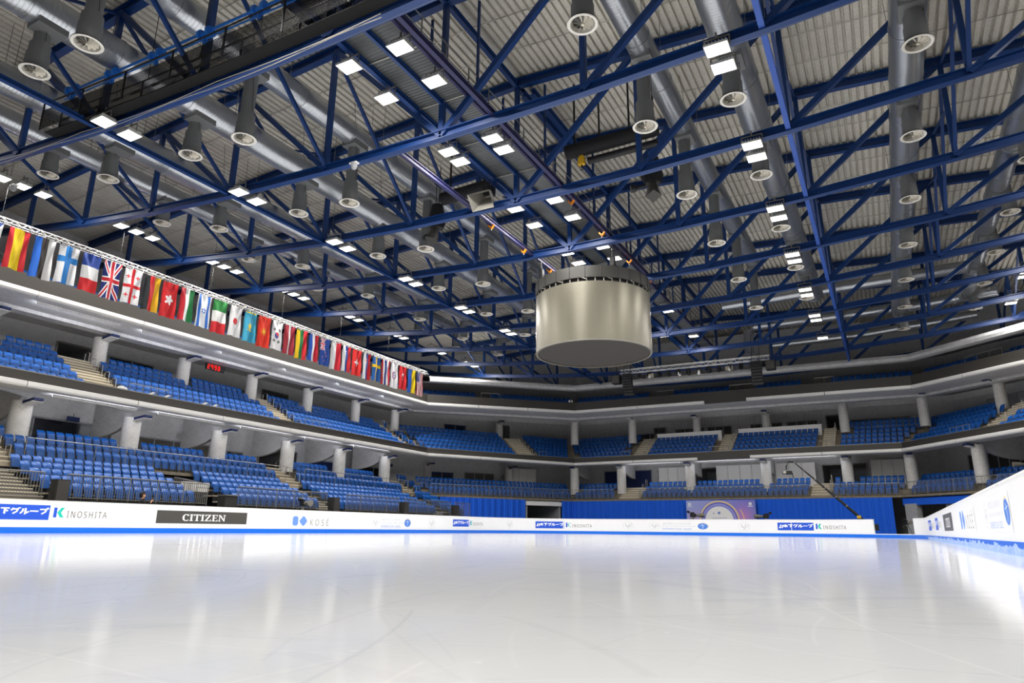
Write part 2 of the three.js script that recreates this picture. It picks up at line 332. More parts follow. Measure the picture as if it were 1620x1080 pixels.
print(bCornerL, PM.kino, arcL(40.5), arcL(73.5), 0.36, 1.0);
print(bEnd, PM.ring, endX(-20.15) + 0.62, endX(-19.2) + 0.62, 0.32, 1.02);
print(bEnd, PM.world, endX(-17.3), endX(-12.5), 0.32, 1.02);
print(bEnd, PM.ring, endX(-10.35), endX(-9.45), 0.32, 1.02);
print(bCornerR, PM.kino, SC - 0.75, arcR(28), 0.38, 1.02);
print(bRight, PM.kino, sR(44.6), sR(38.4), 0.42, 1.02);
print(bRight, PM.kino, sR(37.4), sR(33.2), 0.42, 1.02);
print(bRight, PM.cit, sR(31.4), sR(26.9), 0.42, 1.0);
print(bRight, PM.kose, sR(23.8), sR(19.7), 0.4, 0.98);
print(bRight, PM.world, sR(17.75), sR(13.9), 0.36, 1.02);

// ---------------------------------------------------------------- shell: floor, walls, ceiling
const XL = -50, XR = 25, DN = -14, DF = 80, AX = -13.2;          // AX: the roof's centre line
const roofY = (x) => 20.95 - 0.05 * Math.abs(x - AX);
{
  const fl = new MB().box((XL + XR) / 2, -0.2, -(DN + DF) / 2, XR - XL, 0.32, DF - DN);
  structure(tag(fl.build('floor', M.shellDark), 'dark grey floor around the rink'));
  const w = (n, cx, cz, sx, sz) => structure(tag(new MB().box(cx, 11, cz, sx, 22.4, sz).build(n, M.wallDark), 'grey outer wall of the hall'));
  w('wall_left', XL - 0.2, -(DN + DF) / 2, 0.4, DF - DN + 0.8); w('wall_right', XR + 0.2, -(DN + DF) / 2, 0.4, DF - DN + 0.8);
  w('wall_far', (XL + XR) / 2, -DF - 0.2, XR - XL, 0.4); w('wall_near', (XL + XR) / 2, -DN + 0.2, XR - XL, 0.4);
  // trapezoidal roof deck with its ribs along the hall, closed by a flat slab on top
  const d = new MB(), P = 0.33, z0 = -DN, z1 = -DF;
  for (const sgn of [-1, 1]) {
    const end = sgn < 0 ? XL : XR; let x = AX;
    const pts = [];
    while (sgn < 0 ? x > end : x < end) { for (const [f, h] of [[0, 0], [0.62, 0], [0.68, 0.17], [0.94, 0.17]]) { const xx = x + sgn * f * P; pts.push([xx, roofY(xx) + h]); } x += sgn * P; }
    for (let i = 0; i + 1 < pts.length; i++) { const [xa, ya] = pts[i], [xb, yb] = pts[i + 1]; d.quad([xa, ya, z0], [xb, yb, z0], [xb, yb, z1], [xa, ya, z1]); }
  }
  structure(tag(d.build('ceiling', M.deck), 'pale ribbed metal roof deck'));
  const top = new MB(); for (const e of [XL - 0.4, XR + 0.4]) top.quad([AX, 21.4, z0 + 0.4], [e, roofY(e) + 0.45, z0 + 0.4], [e, roofY(e) + 0.45, z1 - 0.4], [AX, 21.4, z1 - 0.4]);
  structure(tag(top.build('ceiling_slab', M.shellDark), 'closed roof slab over the deck'));
}

// ---------------------------------------------------------------- stands
const seatBoxes = [];                         // every seat: [x, floorY, D, turn, where]
const seatRowNames = [];
const aisles = [];
const cols1 = [18.75, 24.8, 31.0, 37.1, 42.7, 48.9].map((D) => [-39.0 - (D > 45 ? 0.3 : 0), D]), cols2 = [17.8, 23.9, 29.8, 35.7, 41.6, 47.6, 53.4].map((D) => [-42.0, D]);
const colE1 = [[-0.7086 * 59.2, 59.2], [-0.5453 * 66, 66], [-0.4284 * 68.9, 68.9], [-0.3518 * 68.9, 68.9], [-0.2479 * 68.9, 68.9], [-0.144 * 68.7, 68.7], [-0.0437 * 68.5, 68.5], [0.0286 * 67.5, 67.5], [0.1015 * 61.5, 61.5]];
const colE2 = [[-0.5647 * 67, 67], [-0.4273 * 69, 69], [-0.3321 * 70.2, 70.2], [-0.2344 * 72.2, 72.2], [-0.1383 * 72.2, 72.2], [-0.0407 * 70, 70], [0.051 * 68.5, 68.5], [0.1335 * 64.2, 64.2]];
const allCols = [...cols1, ...colE1, ...cols2, ...colE2];
const nearCol = (x, D, y) => (y < 6 ? [...cols1, ...colE1] : [...cols2, ...colE2]).some(([a, b]) => Math.hypot(x - a, D - b) < 0.78);
const ordWord = (n) => n < 20 ? ORD[n] : (((n + 1) % 10) ? ['', '', 'twenty', 'thirty', 'forty', 'fifty', 'sixty', 'seventy', 'eighty', 'ninety'][Math.floor((n + 1) / 10)] + '-' + ORD[(n % 10)] : ['', '', 'twentieth', 'thirtieth', 'fortieth', 'fiftieth', 'sixtieth', 'seventieth', 'eightieth', 'ninetieth'][(n + 1) / 10]);
function seatRow(path, i, off, y, a, b, skip, where) {
  const s = path.segs[i], tm = (q) => (q[0] - s.P[0]) * s.u[0] + (q[1] - s.P[1]) * s.u[1];
  const t0 = Math.max(a ?? -99, tm(miter(path, i, off)) + 0.32), t1 = Math.min(b ?? 999, tm(miter(path, i + 1, off)) - 0.32);
  const row = [];
  for (let t = Math.ceil(t0 / 0.5) * 0.5 + 0.02; t < t1 - 0.1; t += 0.5) {
    const k = skip.findIndex(([c, d]) => t > c - 0.26 && t < d + 0.26);
    if (k >= 0) { row.push(null); continue; }
    const p = on(s, t, off); if (y < 12 && nearCol(p[0], p[1], y)) continue;
    row.push([p[0], y, p[1], Math.atan2(-s.n[0], s.n[1]), where, 0]);
  }
  let n = 0; for (let k = row.length - 1; k >= 0; k--) { if (!row[k]) { n = 0; continue; } row[k][5] = n++; seatBoxes.push(row[k]); }
}
// stairs through a tier: n rows of depth dp and rise rs starting at (off0, y0)
function stairs(label, s, t0, t1, off0, y0, dp, rs, n, group, rails = true, foot = true, yellow = true) {
  const t = thing('aisle_stairs', label, 'stairs', [0, 0, 0], 0, group);
  for (let i = 0; i < 2 * n; i++) {
    const o = off0 + i * dp / 2, y = y0 + (i + (foot ? 1 : 0)) * rs / 2;
    sweepPart(new MB(), s, t0, t1, rect(o, y - rs * (i ? 1 : 0.5), o + dp / 2 + 0.02, y)).build('step', yellow ? M.concrete : M.concreteDark, t);
    sweepPart(new MB(), s, t0, t1, rect(o - 0.02, y - 0.045, o + 0.12, y + 0.01)).build('pale_edge', M.nosePale, t);
    const e = new MB(); if (yellow) for (const [a, b] of [[t0 - 0.02, t0 + 0.1], [t1 - 0.1, t1 + 0.02]]) sweepPart(e, s, a, b, rect(o - 0.015, y - 0.05, o + 0.06, y + 0.006)); if (yellow) e.build('yellow_edge', M.nosing, t);
  }
  if (rails) for (let i = 0; i < n; i++) {
    const h = new MB(), o = off0 + (i + 0.45) * dp, yb = y0 + i * rs, tt = t1 - 0.12;
    const q = (oo, y) => { const p = on(s, tt, oo); return [p[0], y, -p[1]]; };
    h.tube([[...q(o, yb), 0.022], [...q(o, yb + 0.98), 0.022], [...q(o + 0.08, yb + 1.06), 0.022], [...q(o + 0.34, yb + 1.06), 0.022], [...q(o + 0.42, yb + 0.98), 0.022], [...q(o + 0.42, yb + 0.1), 0.022]], 7);
    h.build('hoop_rail', M.metal, t);
  }
  return t;
}
const segOf = (p, i) => p.segs[i];
{
  // --- lower tier, fixed part: three rows behind the railing
  const T1 = [[0, 3.14], [0, 3.32], [1.3, 3.32], [1.3, 3.82], [2.3, 3.82], [2.3, 4.32], [7.4, 4.32]];
  structure(tag(sweep(new MB(), path1, T1).build('floor_lower_tier', M.terrace), 'concrete terraces of the lower fixed stand'));
  // --- middle tier: six rows, dark fascia, soffit
  const T2 = [[0.12, 6.86], [0.12, 7.68], [0.2, 7.68], [0.2, 7.25], [1.35, 7.25]];
  for (let i = 1; i < 6; i++) T2.push([0.6 + 0.75 * i, 7.25 + 0.47 * i], [1.35 + 0.75 * i, 7.25 + 0.47 * i]);
  const T2b = T2.map(([o, y]) => [o, y]); T2b.push([9.2, 9.6]);
  structure(tag(sweep(new MB(), path2, T2b.slice(3)).build('floor_middle_tier', M.terrace), 'concrete terraces of the middle stand'));
  structure(tag(sweep(new MB(), path2, [[0.2, 7.3], [0.2, 7.66], [0.12, 7.66], [0.12, 6.9]]).build('trim_1', M.fascia), 'dark brown fascia band in front of the middle tier'));
  structure(tag(sweep(new MB(), path2, [[0.12, 6.9], [1.2, 6.86], [7.4, 8.3]]).build('ceiling_lower_concourse', M.wall), 'pale soffit under the middle tier'));
  // --- top tier
  structure(tag(sweep(new MB(), path3, [[0.2, 12.2], [0.3, 12.4], [1.3, 12.4], [1.3, 12.85], [2.1, 12.85], [2.1, 13.25], [3, 13.25], [8.6, 13.25]]).build('floor_top_tier', M.concreteDark), 'concrete terraces of the top stand'));
  structure(tag(sweep(new MB(), path3, [[0.2, 12.2], [0.2, 13.08], [0.1, 13.08], [0.1, 11.95]]).build('trim_2', M.fascia), 'dark brown parapet of the top tier'));
  structure(tag(sweep(new MB(), path3, [[0.1, 11.96], [2.4, 11.86], [2.4, 11.66], [3.2, 11.66], [3.2, 11.9], [9.4, 12.7]]).build('ceiling_middle_concourse', M.wall), 'pale stepped soffit under the top tier'));
  structure(tag(sweep(new MB(), path3, [[8.2, 12.0], [8.2, 20.6]]).build('wall_top_concourse', M.wall), 'grey wall behind the top stand'));
  structure(tag(sweep(new MB(), path3, [[-0.2, 14.62], [-0.2, 14.36], [0.5, 14.36], [8.2, 16.3], [8.2, 16.5], [0, 14.9], [-0.2, 14.62]], 1).build('ceiling_top_concourse', M.wall), 'pale roof edge band over the top tier'));
  // white strips along the two fascias, one piece per bay
  const gapE = (s, x0, x1) => [tX(s, x0), tX(s, x1)];
  [[path2, 6.88, 7.18, [-15.9, -11.0], 'white strip in pieces along the foot of the middle tier fascia'], [path3, 11.94, 12.25, [-14.4, -10.6], 'white strip in pieces along the foot of the top tier parapet']].forEach(([p, y0, y1, gp, lab], q) => {
    const t = thing(`trim_${q + 3}`, null, null); structure(t).userData.label = lab;
    p.segs.forEach((s, i) => {
      const g = i === 2 ? gapE(s, ...gp) : null, runs = g ? [[0, g[0]], [g[1], s.L]] : [[0, s.L]];
      for (const [a, b] of runs) { const n = Math.max(1, Math.round((b - a) / 6)); for (let k = 0; k < n; k++) sweepPart(new MB(), s, a + (b - a) * k / n + 0.03, a + (b - a) * (k + 1) / n - 0.03, [[0.12, y0], [-0.02, y0 + 0.02], [-0.08, y0 + 0.1], [-0.08, y1 - 0.04], [-0.03, y1], [0.12, y1], [0.12, y0]]).build('strip_piece', M.white, t); }
    });
  });
  const tr = thing('trim_5', null, null); structure(tr).userData.label = 'thin pale metal edge along the top of the middle tier fascia';
  path2.segs.slice(0, 4).forEach((s) => sweepPart(new MB(), s, 0, s.L, rect(0.08, 7.66, 0.24, 7.71)).build('edge_piece', M.metalDull, tr));

  // --- rows of seats
  const sL = segOf(path1, 0), sC = segOf(path1, 1), sE = segOf(path1, 2), sK = segOf(path1, 3);
  const l = (s, a, b) => [tD(s, a), tD(s, b)], e = (s, a, b) => [tX(s, a), tX(s, b)];
  const nm = ['front', 'middle', 'back'], blk = (D, cuts) => cuts.filter((c) => D > c).length;
  for (let i = 0; i < 3; i++) {
    const off = 0.75 + i, y = 3.32 + 0.5 * i;
    for (const [a, b, w] of [[11, 14, 'beyond the left edge'], [17.6, 34.9, 'nearest block'], [36.9, 49.8, 'second block'], [51.6, 99, 'last block']]) seatRow(path1, 0, off, y, tD(sL, a), tD(sL, b), [], `${nm[i]} row of the fixed lower left stand, ${w}`);
    seatRow(path1, 1, off, y, null, null, [], `${nm[i]} row, lower far left corner`);
    seatRow(path1, 2, off, y, null, null, [e(sE, -24.4, -21.8), e(sE, -6.2, -4.3)], `${nm[i]} row, lower far stand`);
    seatRow(path1, 3, off, y, null, null, [], `${nm[i]} row, lower far right corner`);
  }
  const ordr = ['first', 'second', 'third', 'fourth', 'fifth', 'top'];
  const m0 = segOf(path2, 0), m1 = segOf(path2, 1), m2 = segOf(path2, 2), m3 = segOf(path2, 3);
  const upE = [e(m2, -23.1, -21.4), e(m2, -14.4, -12.9), e(m2, -5.0, -3.75)];
  for (let i = 0; i < 6; i++) {
    const off = 0.95 + 0.75 * i, y = 7.25 + 0.47 * i;
    for (const [a, b, w] of [[12, 21.4, 'nearest block'], [23.5, 36, 'second block'], [37.7, 51.1, 'third block'], [52.7, 99, 'last block']]) seatRow(path2, 0, off, y, tD(m0, a), tD(m0, b), [], `${ordr[i]} row of the left middle tier, ${w}`);
    seatRow(path2, 1, off, y, null, null, [[10.6, 12.9]], `${ordr[i]} row, middle tier, far left corner`);
    seatRow(path2, 2, off, y, null, null, i === 5 ? [...upE, e(m2, -21.5, -4.9)] : upE, `${ordr[i]} row, middle tier, far end`);
    seatRow(path2, 3, off, y, null, null, [[7.2, 8.9]], `${ordr[i]} row, middle tier, far right corner`);
  }
  for (let i = 0; i < 3; i++) path3.segs.slice(0, 4).forEach((s, k) => seatRow(path3, k, 0.85 + 0.8 * i, [12.4, 12.85, 13.25][i], k ? null : tD(s, 14), null, k === 1 ? [[5.5, 6.6]] : k === 2 ? [[7.5, 9.5], [15.5, 17.5], [22, 24]] : k === 3 ? [[4.5, 6.5]] : [], `${nm[i]} row of the dim top tier, ${['left side', 'far left corner', 'far end', 'far right corner'][k]}`));
  // --- telescopic stand on the left: five rows in front of the fixed tier, in blocks
  const r = pathR.segs[0], R = (a, b) => [tD(r, a), tD(r, b)];
  const blocks = [[17.3, 24.9, 'nearest block, beside the very wide stairs'], [26.95, 34.4, 'second block, right of the camera platform'], [36.3, 48.4, 'third and longest block'], [49.9, 52.8, 'short last block']];
  blocks.forEach(([a, b, w]) => {
    const ret = thing('telescopic_stand', `dark telescopic stand with beige decks, ${w}`, 'stand'), [t0, t1] = R(a, b);
    for (let i = 0; i < 5; i++) {
      const y = 1.33 + 0.34 * i;
      sweepPart(new MB(), r, t0, t1, rect(0.75 + 0.87 * i, y - 0.07, 1.65 + 0.87 * i, y)).build('deck', M.concrete, ret);
      sweepPart(new MB(), r, t0, t1, rect(0.78 + 0.87 * i, i ? y - 0.34 : 0, 0.8 + 0.87 * i, y - 0.07)).build('riser', M.black, ret);
      seatRow(pathR, 0, 1.22 + 0.87 * i, y, t0 + 0.1, t1 - 0.05, [], `${ordr[i]} row of the telescopic stand, ${w.split(/ block|,/)[0].replace('third and longest', 'third').replace('short ', '')} block`);
    }
    sweepPart(new MB(), r, t0, t1, rect(4.98, 2.0, 5.03, 2.98)).build('rear_panel', M.black, ret);
    sweepPart(new MB(), r, t0, t1, rect(0.3, 0, 0.34, 1.36)).build('front_skirt', M.blackCloth, ret);
  });
  { const pf = thing('camera_platform', 'dark platform in the gap between the first two telescopic blocks', 'platform'), [t0, t1] = R(24.95, 26.9); sweepPart(new MB(), r, t0, t1, rect(0.75, 1.26, 4.9, 1.33)).build('deck', M.concreteDark, pf); sweepPart(new MB(), r, t0, t1, rect(4.9, 0, 4.95, 3.0)).build('back', M.black, pf); sweepPart(new MB(), r, t0, t1, rect(0.75, 0, 0.8, 1.26)).build('front', M.black, pf); }
  // stairs
  stairs('very wide concrete stairs at the left edge of the lower stand', r, ...R(11, 17.25), 0.75, 1.0, 0.87, 0.34, 5, null, false, true, false);
  stairs('narrow stairs through the telescopic stand right of the camera platform', r, ...R(34.45, 36.25), 0.75, 1.0, 0.87, 0.34, 5, null, false, true, false);
  stairs('narrow stairs near the far end of the telescopic stand', r, ...R(48.45, 49.85), 0.75, 1.0, 0.87, 0.34, 5, null, false, true, false);
  stairs('stairs with hoop rails above the wide stairs on the left', sL, ...l(sL, 14, 17.5), -0.1, 2.9, 1.0, 0.5, 3);
  stairs('stairs with hoop rails in the middle of the fixed lower left stand', sL, ...l(sL, 35.2, 36.7), -0.1, 2.9, 1.0, 0.5, 3);
  stairs('stairs with hoop rails at the far end of the fixed lower left stand', sL, ...l(sL, 50, 51.5), -0.1, 2.9, 1.0, 0.5, 3);
  stairs('stairs beside the dark exit left of centre in the far lower stand', sE, ...e(sE, -24.2, -21.9), 0.2, 3.3, 1.0, 0.5, 3, null, true, false);
  stairs('stairs under the camera crane in the far lower stand', sE, ...e(sE, -6.1, -4.4), 0.2, 3.3, 1.0, 0.5, 3, null, true, false);
  const up = (lab, s, a, b) => stairs(lab, s, a, b, 0.4, 7.0, 0.75, 0.47, 6);
  up('stairs with yellow edges nearest on the left of the middle tier', m0, ...l(m0, 21.5, 23.4)); up('stairs with yellow edges halfway along the left of the middle tier', m0, ...l(m0, 36.1, 37.6)); up('stairs with yellow edges at the far end of the left middle tier', m0, ...l(m0, 51.2, 52.6));
  up('stairs in the far left corner of the middle tier', m1, 10.8, 12.7); up('stairs left of the white parapet wall in the far middle tier', m2, ...e(m2, -23.0, -21.5)); up('stairs between the two white parapet walls in the far middle tier', m2, ...e(m2, -14.3, -13.0)); up('stairs right of the white parapet walls in the far middle tier', m2, ...e(m2, -4.9, -3.85)); up('stairs with tall hoop rails in the far right corner of the middle tier', m3, 7.3, 8.8);
  // white parapet walls and terraces behind the five-row blocks at the far end
  for (const [a, b, w] of [[-21.3, -14.5, 'left'], [-12.8, -5.1, 'right']]) { const t = thing('parapet_wall', `low white parapet wall behind the ${w} five-row block of the far middle tier`, 'wall'); const [t0, t1] = e(m2, a, b); sweepPart(new MB(), m2, t0, t1, rect(4.15, 9.1, 4.3, 10.2)).build('wall_face', M.white, t); sweepPart(new MB(), m2, t0 - 0.03, t1 + 0.03, rect(4.1, 10.2, 4.36, 10.25)).build('coping', M.white, t); }
}

// ---------------------------------------------------------------- seats: blue shells on dark brackets
function shell(w, h, curve, thick, lean, y0, z0, lip = 0, nx = 5, ny = 4) {
  const b = new MB(), P = (i, j, k) => {
    const u = i / nx * 2 - 1, v = j / ny, ww = w / 2 * (1 - 0.16 * Math.pow(v, 5) - 0.1 * Math.pow(1 - v, 5)), dip = curve * (u * u) + k * thick;
    const up = v * h, x = u * ww;
    const k2 = lip ? Math.max(0, up - lip) : 0; return [x, y0 + (up - k2) * Math.cos(lean) + k2 * 0.62, z0 - (up - k2) * Math.sin(lean) - k2 * 0.78 + dip];
  };
  for (let i = 0; i < nx; i++) for (let j = 0; j < ny; j++) { b.quad(P(i, j, 1), P(i + 1, j, 1), P(i + 1, j + 1, 1), P(i, j + 1, 1)); b.quad(P(i + 1, j, 0), P(i, j, 0), P(i, j + 1, 0), P(i + 1, j + 1, 0)); }
  for (let i = 0; i < nx; i++) { b.quad(P(i, ny, 1), P(i + 1, ny, 1), P(i + 1, ny, 0), P(i, ny, 0)); b.quad(P(i, 0, 0), P(i + 1, 0, 0), P(i + 1, 0, 1), P(i, 0, 1)); }
  for (let j = 0; j < ny; j++) { b.quad(P(0, j, 0), P(0, j, 1), P(0, j + 1, 1), P(0, j + 1, 0)); b.quad(P(nx, j, 1), P(nx, j, 0), P(nx, j + 1, 0), P(nx, j + 1, 1)); }
  return b;
}
const seatBack = shell(0.42, 0.46, 0.04, 0.03, 0.14, 0.42, -0.14, 0.26), seatPanB = shell(0.39, 0.36, -0.03, 0.05, 0.12, 0.2, 0.0);
const seatLeg = new MB().box(-0.17, 0.2, -0.02, 0.035, 0.4, 0.05).box(0.17, 0.2, -0.02, 0.035, 0.4, 0.05).bar([-0.2, 0.4, -0.03], [0.2, 0.4, -0.03], 0.05, 0.05);
const gBack = seatBack.geo(), gPan = seatPanB.geo(), gLeg = seatLeg.geo();
{
  const m4 = new THREE.Matrix4().copy(new THREE.Matrix4().compose(camera.position, camera.quaternion, V(1, 1, 1))).invert(), v = V(0, 0, 0);
  const scored = seatBoxes.map((s) => {
    v.set(s[0], s[1] + 0.6, -s[2]).applyMatrix4(m4); const f = 1080.7 / -v.z;
    const px = 810 + v.x * f, py = 540 - v.y * f, inF = v.z < 0 && px > -8 && px < 1628 && py > 0 && py < 830;
    return { s, size: inF ? f : 0, inF };
  }).filter((q) => q.s[2] > 8);
  scored.sort((a, b) => b.size - a.size);
  const near = scored.slice(0, 300), rest = scored.slice(300);
  const proto = new THREE.Group();
  mesh('backrest', gBack, M.seat, proto); mesh('seat_pan', gPan, M.seatPanShade, proto); mesh('bracket', gLeg, M.seatFrame, proto);
  for (const { s } of near) {
    const c = proto.clone(); c.name = numbered('stadium_seat'); c.position.set(s[0], s[1], -s[2]); c.rotation.y = s[3]; scene.add(c);
    tag(c, `blue seat, ${ordWord(s[5])} from the right, ${s[4]}`, 'seat', `blue seats, ${s[4]}`);
  }
  const all = mergeGeometries([gBack, gPan, gLeg]); let n0 = gBack.attributes.position.count + gPan.attributes.position.count, n = all.attributes.position.count;
  const col = new Float32Array(n * 3), cA = new THREE.Color(0x0457ae), cB = new THREE.Color(0x034a92), cC = new THREE.Color(0x2b2c30);  // the pans' darker blue has their shade in it
  for (let i = 0; i < n; i++) (i < gBack.attributes.position.count ? cA : i < n0 ? cB : cC).toArray(col, i * 3);
  all.setAttribute('color', new THREE.BufferAttribute(col, 3));
  const im = new THREE.InstancedMesh(all, std(0xffffff, 0.42, 0, { vertexColors: true }), rest.length); im.name = 'stadium_seats_beyond'; im.castShadow = im.receiveShadow = true;
  const d = new THREE.Object3D(); rest.forEach(({ s }, i) => { d.position.set(s[0], s[1], -s[2]); d.rotation.y = s[3]; d.updateMatrix(); im.setMatrixAt(i, d.matrix); });
  scene.add(im); tag(im, 'the many smaller blue seats farther off in all three tiers', 'seats', null, 'stuff');
  console.log('seats', scored.length, 'nearest size', near[0].size, near[299].size);
}

// ---------------------------------------------------------------- columns with blue beam ends
const sideOf = (s) => s.n;
function column(x, D, y0, y1, n, r, label, group, fas) {
  const t = thing('column', label, 'column', [x, y0, -D], 0, group);
  new MB().cyl([0, 0, 0], [0, y1 - y0, 0], r, 24).build('shaft', M.column, t);
  // radial concrete beam with a haunch, from the column inwards to the fascia and back to the wall
  const q = (o, y) => [n[0] * o, y, -n[1] * o], H = y1 - y0 + 0.35, reach = Math.min(fas - 0.3, 1.35), low = y0 < 6;
  const h = new MB(), side = [n[1], 0, n[0]], pr = [[-0.1, H - 0.1], [3.6, H + 0.75], [3.6, H - 1.4]];
  for (let k = 0; k < 7; k++) { const a = k / 6 * HALF; pr.push([3.6 - 3.4 * Math.sin(a), H - 1.4 + 1.15 * (1 - Math.cos(a))]); }
  const P = (o, y, sd) => { const c = q(o, y); return [c[0] + side[0] * sd, c[1], c[2] + side[2] * sd]; };
  for (const sd of [-0.13, 0.13]) for (let k = 1; k + 1 < pr.length; k++) h.tri(P(...pr[0], sd), P(...pr[k], sd), P(...pr[k + 1], sd), [0, 0], [1, 0], [1, 1]);
  for (let k = 0; k < pr.length; k++) { const a = pr[k], c = pr[(k + 1) % pr.length]; h.quad(P(...a, -0.13), P(...c, -0.13), P(...c, 0.13), P(...a, 0.13)); }
  if (low) h.build('haunch', M.wall, t);
  // the beam's end: a slanted blue plate in a thin white frame
  const e = new MB(); e.bar(q(-reach, H - 0.44), q(-0.42, H - 0.56), 0.54, 0.03); e.bar(q(-0.42, H - 0.56), q(-0.42, H - 0.3), 0.54, 0.03); e.build('end_frame', M.white, t);
  const p = new MB(); p.bar(q(-reach - 0.08, H - 0.33), q(-0.46, H - 0.44), 0.48, 0.13); p.build('blue_plate', M.navy, t);
  return t;
}
{
  const places = (arr, y0, y1, r, dist, tier) => arr.forEach(([x, D], i) => {
    const P = tier === 'lower' ? path2 : path3;
    let best = null; for (const s of P.segs) { const t = (x - s.P[0]) * s.u[0] + (D - s.P[1]) * s.u[1], o = (x - s.P[0]) * s.n[0] + (D - s.P[1]) * s.n[1]; const dd = Math.abs(o - 2) + Math.max(0, -t, t - s.L) * 3; if (!best || dd < best.d) best = { d: dd, s, o }; }
    const where = arr === cols1 || arr === cols2 ? 'on the left, counted from the camera' : 'counted from the far left corner to the right';
    column(x, D, y0, y1, best.s.n, r, `round white column of the ${tier} tier, ${ORD[i]} ${where}`, null, Math.max(0.8, best.o));
  });
  places(cols1, 4.2, 6.45, 0.5, 2, 'lower'); places(colE1, 3.9, 6.72, 0.47, 2, 'lower');
  places(cols2, 9.4, 11.5, 0.42, 3, 'middle'); places(colE2, 9.2, 11.85, 0.42, 3, 'middle');
}

// ---------------------------------------------------------------- added, unseen strip lights under the soffits that brighten the concourse walls
function addedStripLight(label, path, i, t0, t1, off, y, power) {
  const s = path.segs[i], m = (t0 + t1) / 2, p = on(s, m, off), L = t1 - t0;
  const t = thing('added_strip_light', label, 'added strip light', [p[0], y, -p[1]], Math.atan2(s.n[0], -s.n[1]));
  new MB().box(0, 0.05, -0.06, L, 0.14, 0.05).box(0, 0.1, 0, L, 0.03, 0.12).build('housing', M.wall, t);
  new MB().quad([-L / 2, -0.01, 0], [L / 2, -0.01, 0], [L / 2, 0.07, 0], [-L / 2, 0.07, 0]).build('added_glow_tube', M.tube, t);
  const l = new THREE.RectAreaLight(0xf4f6ff, power, L, 0.1); l.position.set(0, 0.03, 0.03); l.rotation.set(0.15, Math.PI, 0, 'YXZ'); t.add(l);
}
{
  const a = path2.segs[0], b = path3.segs[0], e1 = path2.segs[2];
  [[19.4, 24.1], [25.5, 30.3], [31.7, 36.4], [37.8, 42.0], [43.4, 48.2]].forEach(([p, q], k) => addedStripLight(`added strip light under the middle tier soffit on the left, ${ORD[k]} from the camera`, path2, 0, tD(a, p), tD(a, q), 0.5, 6.7, ADDED_STRIP));
  [[18.5, 23.2], [24.6, 29.1], [30.5, 35.0], [36.4, 40.9], [42.3, 46.9], [48.3, 52.7]].forEach(([p, q], k) => addedStripLight(`added strip light under the top tier soffit on the left, ${ORD[k]} from the camera`, path3, 0, tD(b, p), tD(b, q), 0.6, 11.76, ADDED_STRIP * 0.75));
  [[-23.4, -17.9], [-16.3, -10.7], [-9.1, -3.8]].forEach(([p, q], k) => addedStripLight(`added strip light under the middle tier soffit at the far end, ${ORD[k]} from the left`, path2, 2, tX(e1, p), tX(e1, q), 0.5, 6.7, ADDED_STRIP * 0.8));
}

// ---------------------------------------------------------------- railings
function railing(label, s, t0, t1, off, y, h, opt = {}) {
  const t = thing('railing', label, 'railing'), q = (tt, yy) => { const p = on(s, tt, off); return [p[0], yy, -p[1]]; };
  new MB().tube([[...q(t0, y + h), opt.r ?? 0.026], [...q(t1, y + h), opt.r ?? 0.026]], 8).build('handrail', opt.mat ?? M.metal, t);
  const n = Math.max(1, Math.round((t1 - t0) / (opt.pitch ?? 1.5)));
  for (let i = 0; i <= n; i++) { const tt = t0 + (t1 - t0) * i / n; new MB().cyl(q(tt, y), q(tt, y + h), 0.018, 7).build('post', opt.mat ?? M.metalDull, t); }
  if (opt.bars) {
    const m = Math.round((t1 - t0) / opt.bars), b = new MB();
    for (let i = 0; i <= m; i++) { const tt = t0 + (t1 - t0) * i / m; b.bar(q(tt, y + 0.1), q(tt, y + h), 0.016, 0.016); }
    b.bar(q(t0, y + 0.1), q(t1, y + 0.1), 0.03, 0.03); const o = b.build('balusters', opt.mat ?? M.metalDull, t); o.userData.kind = 'stuff';
  }
  return t;
}
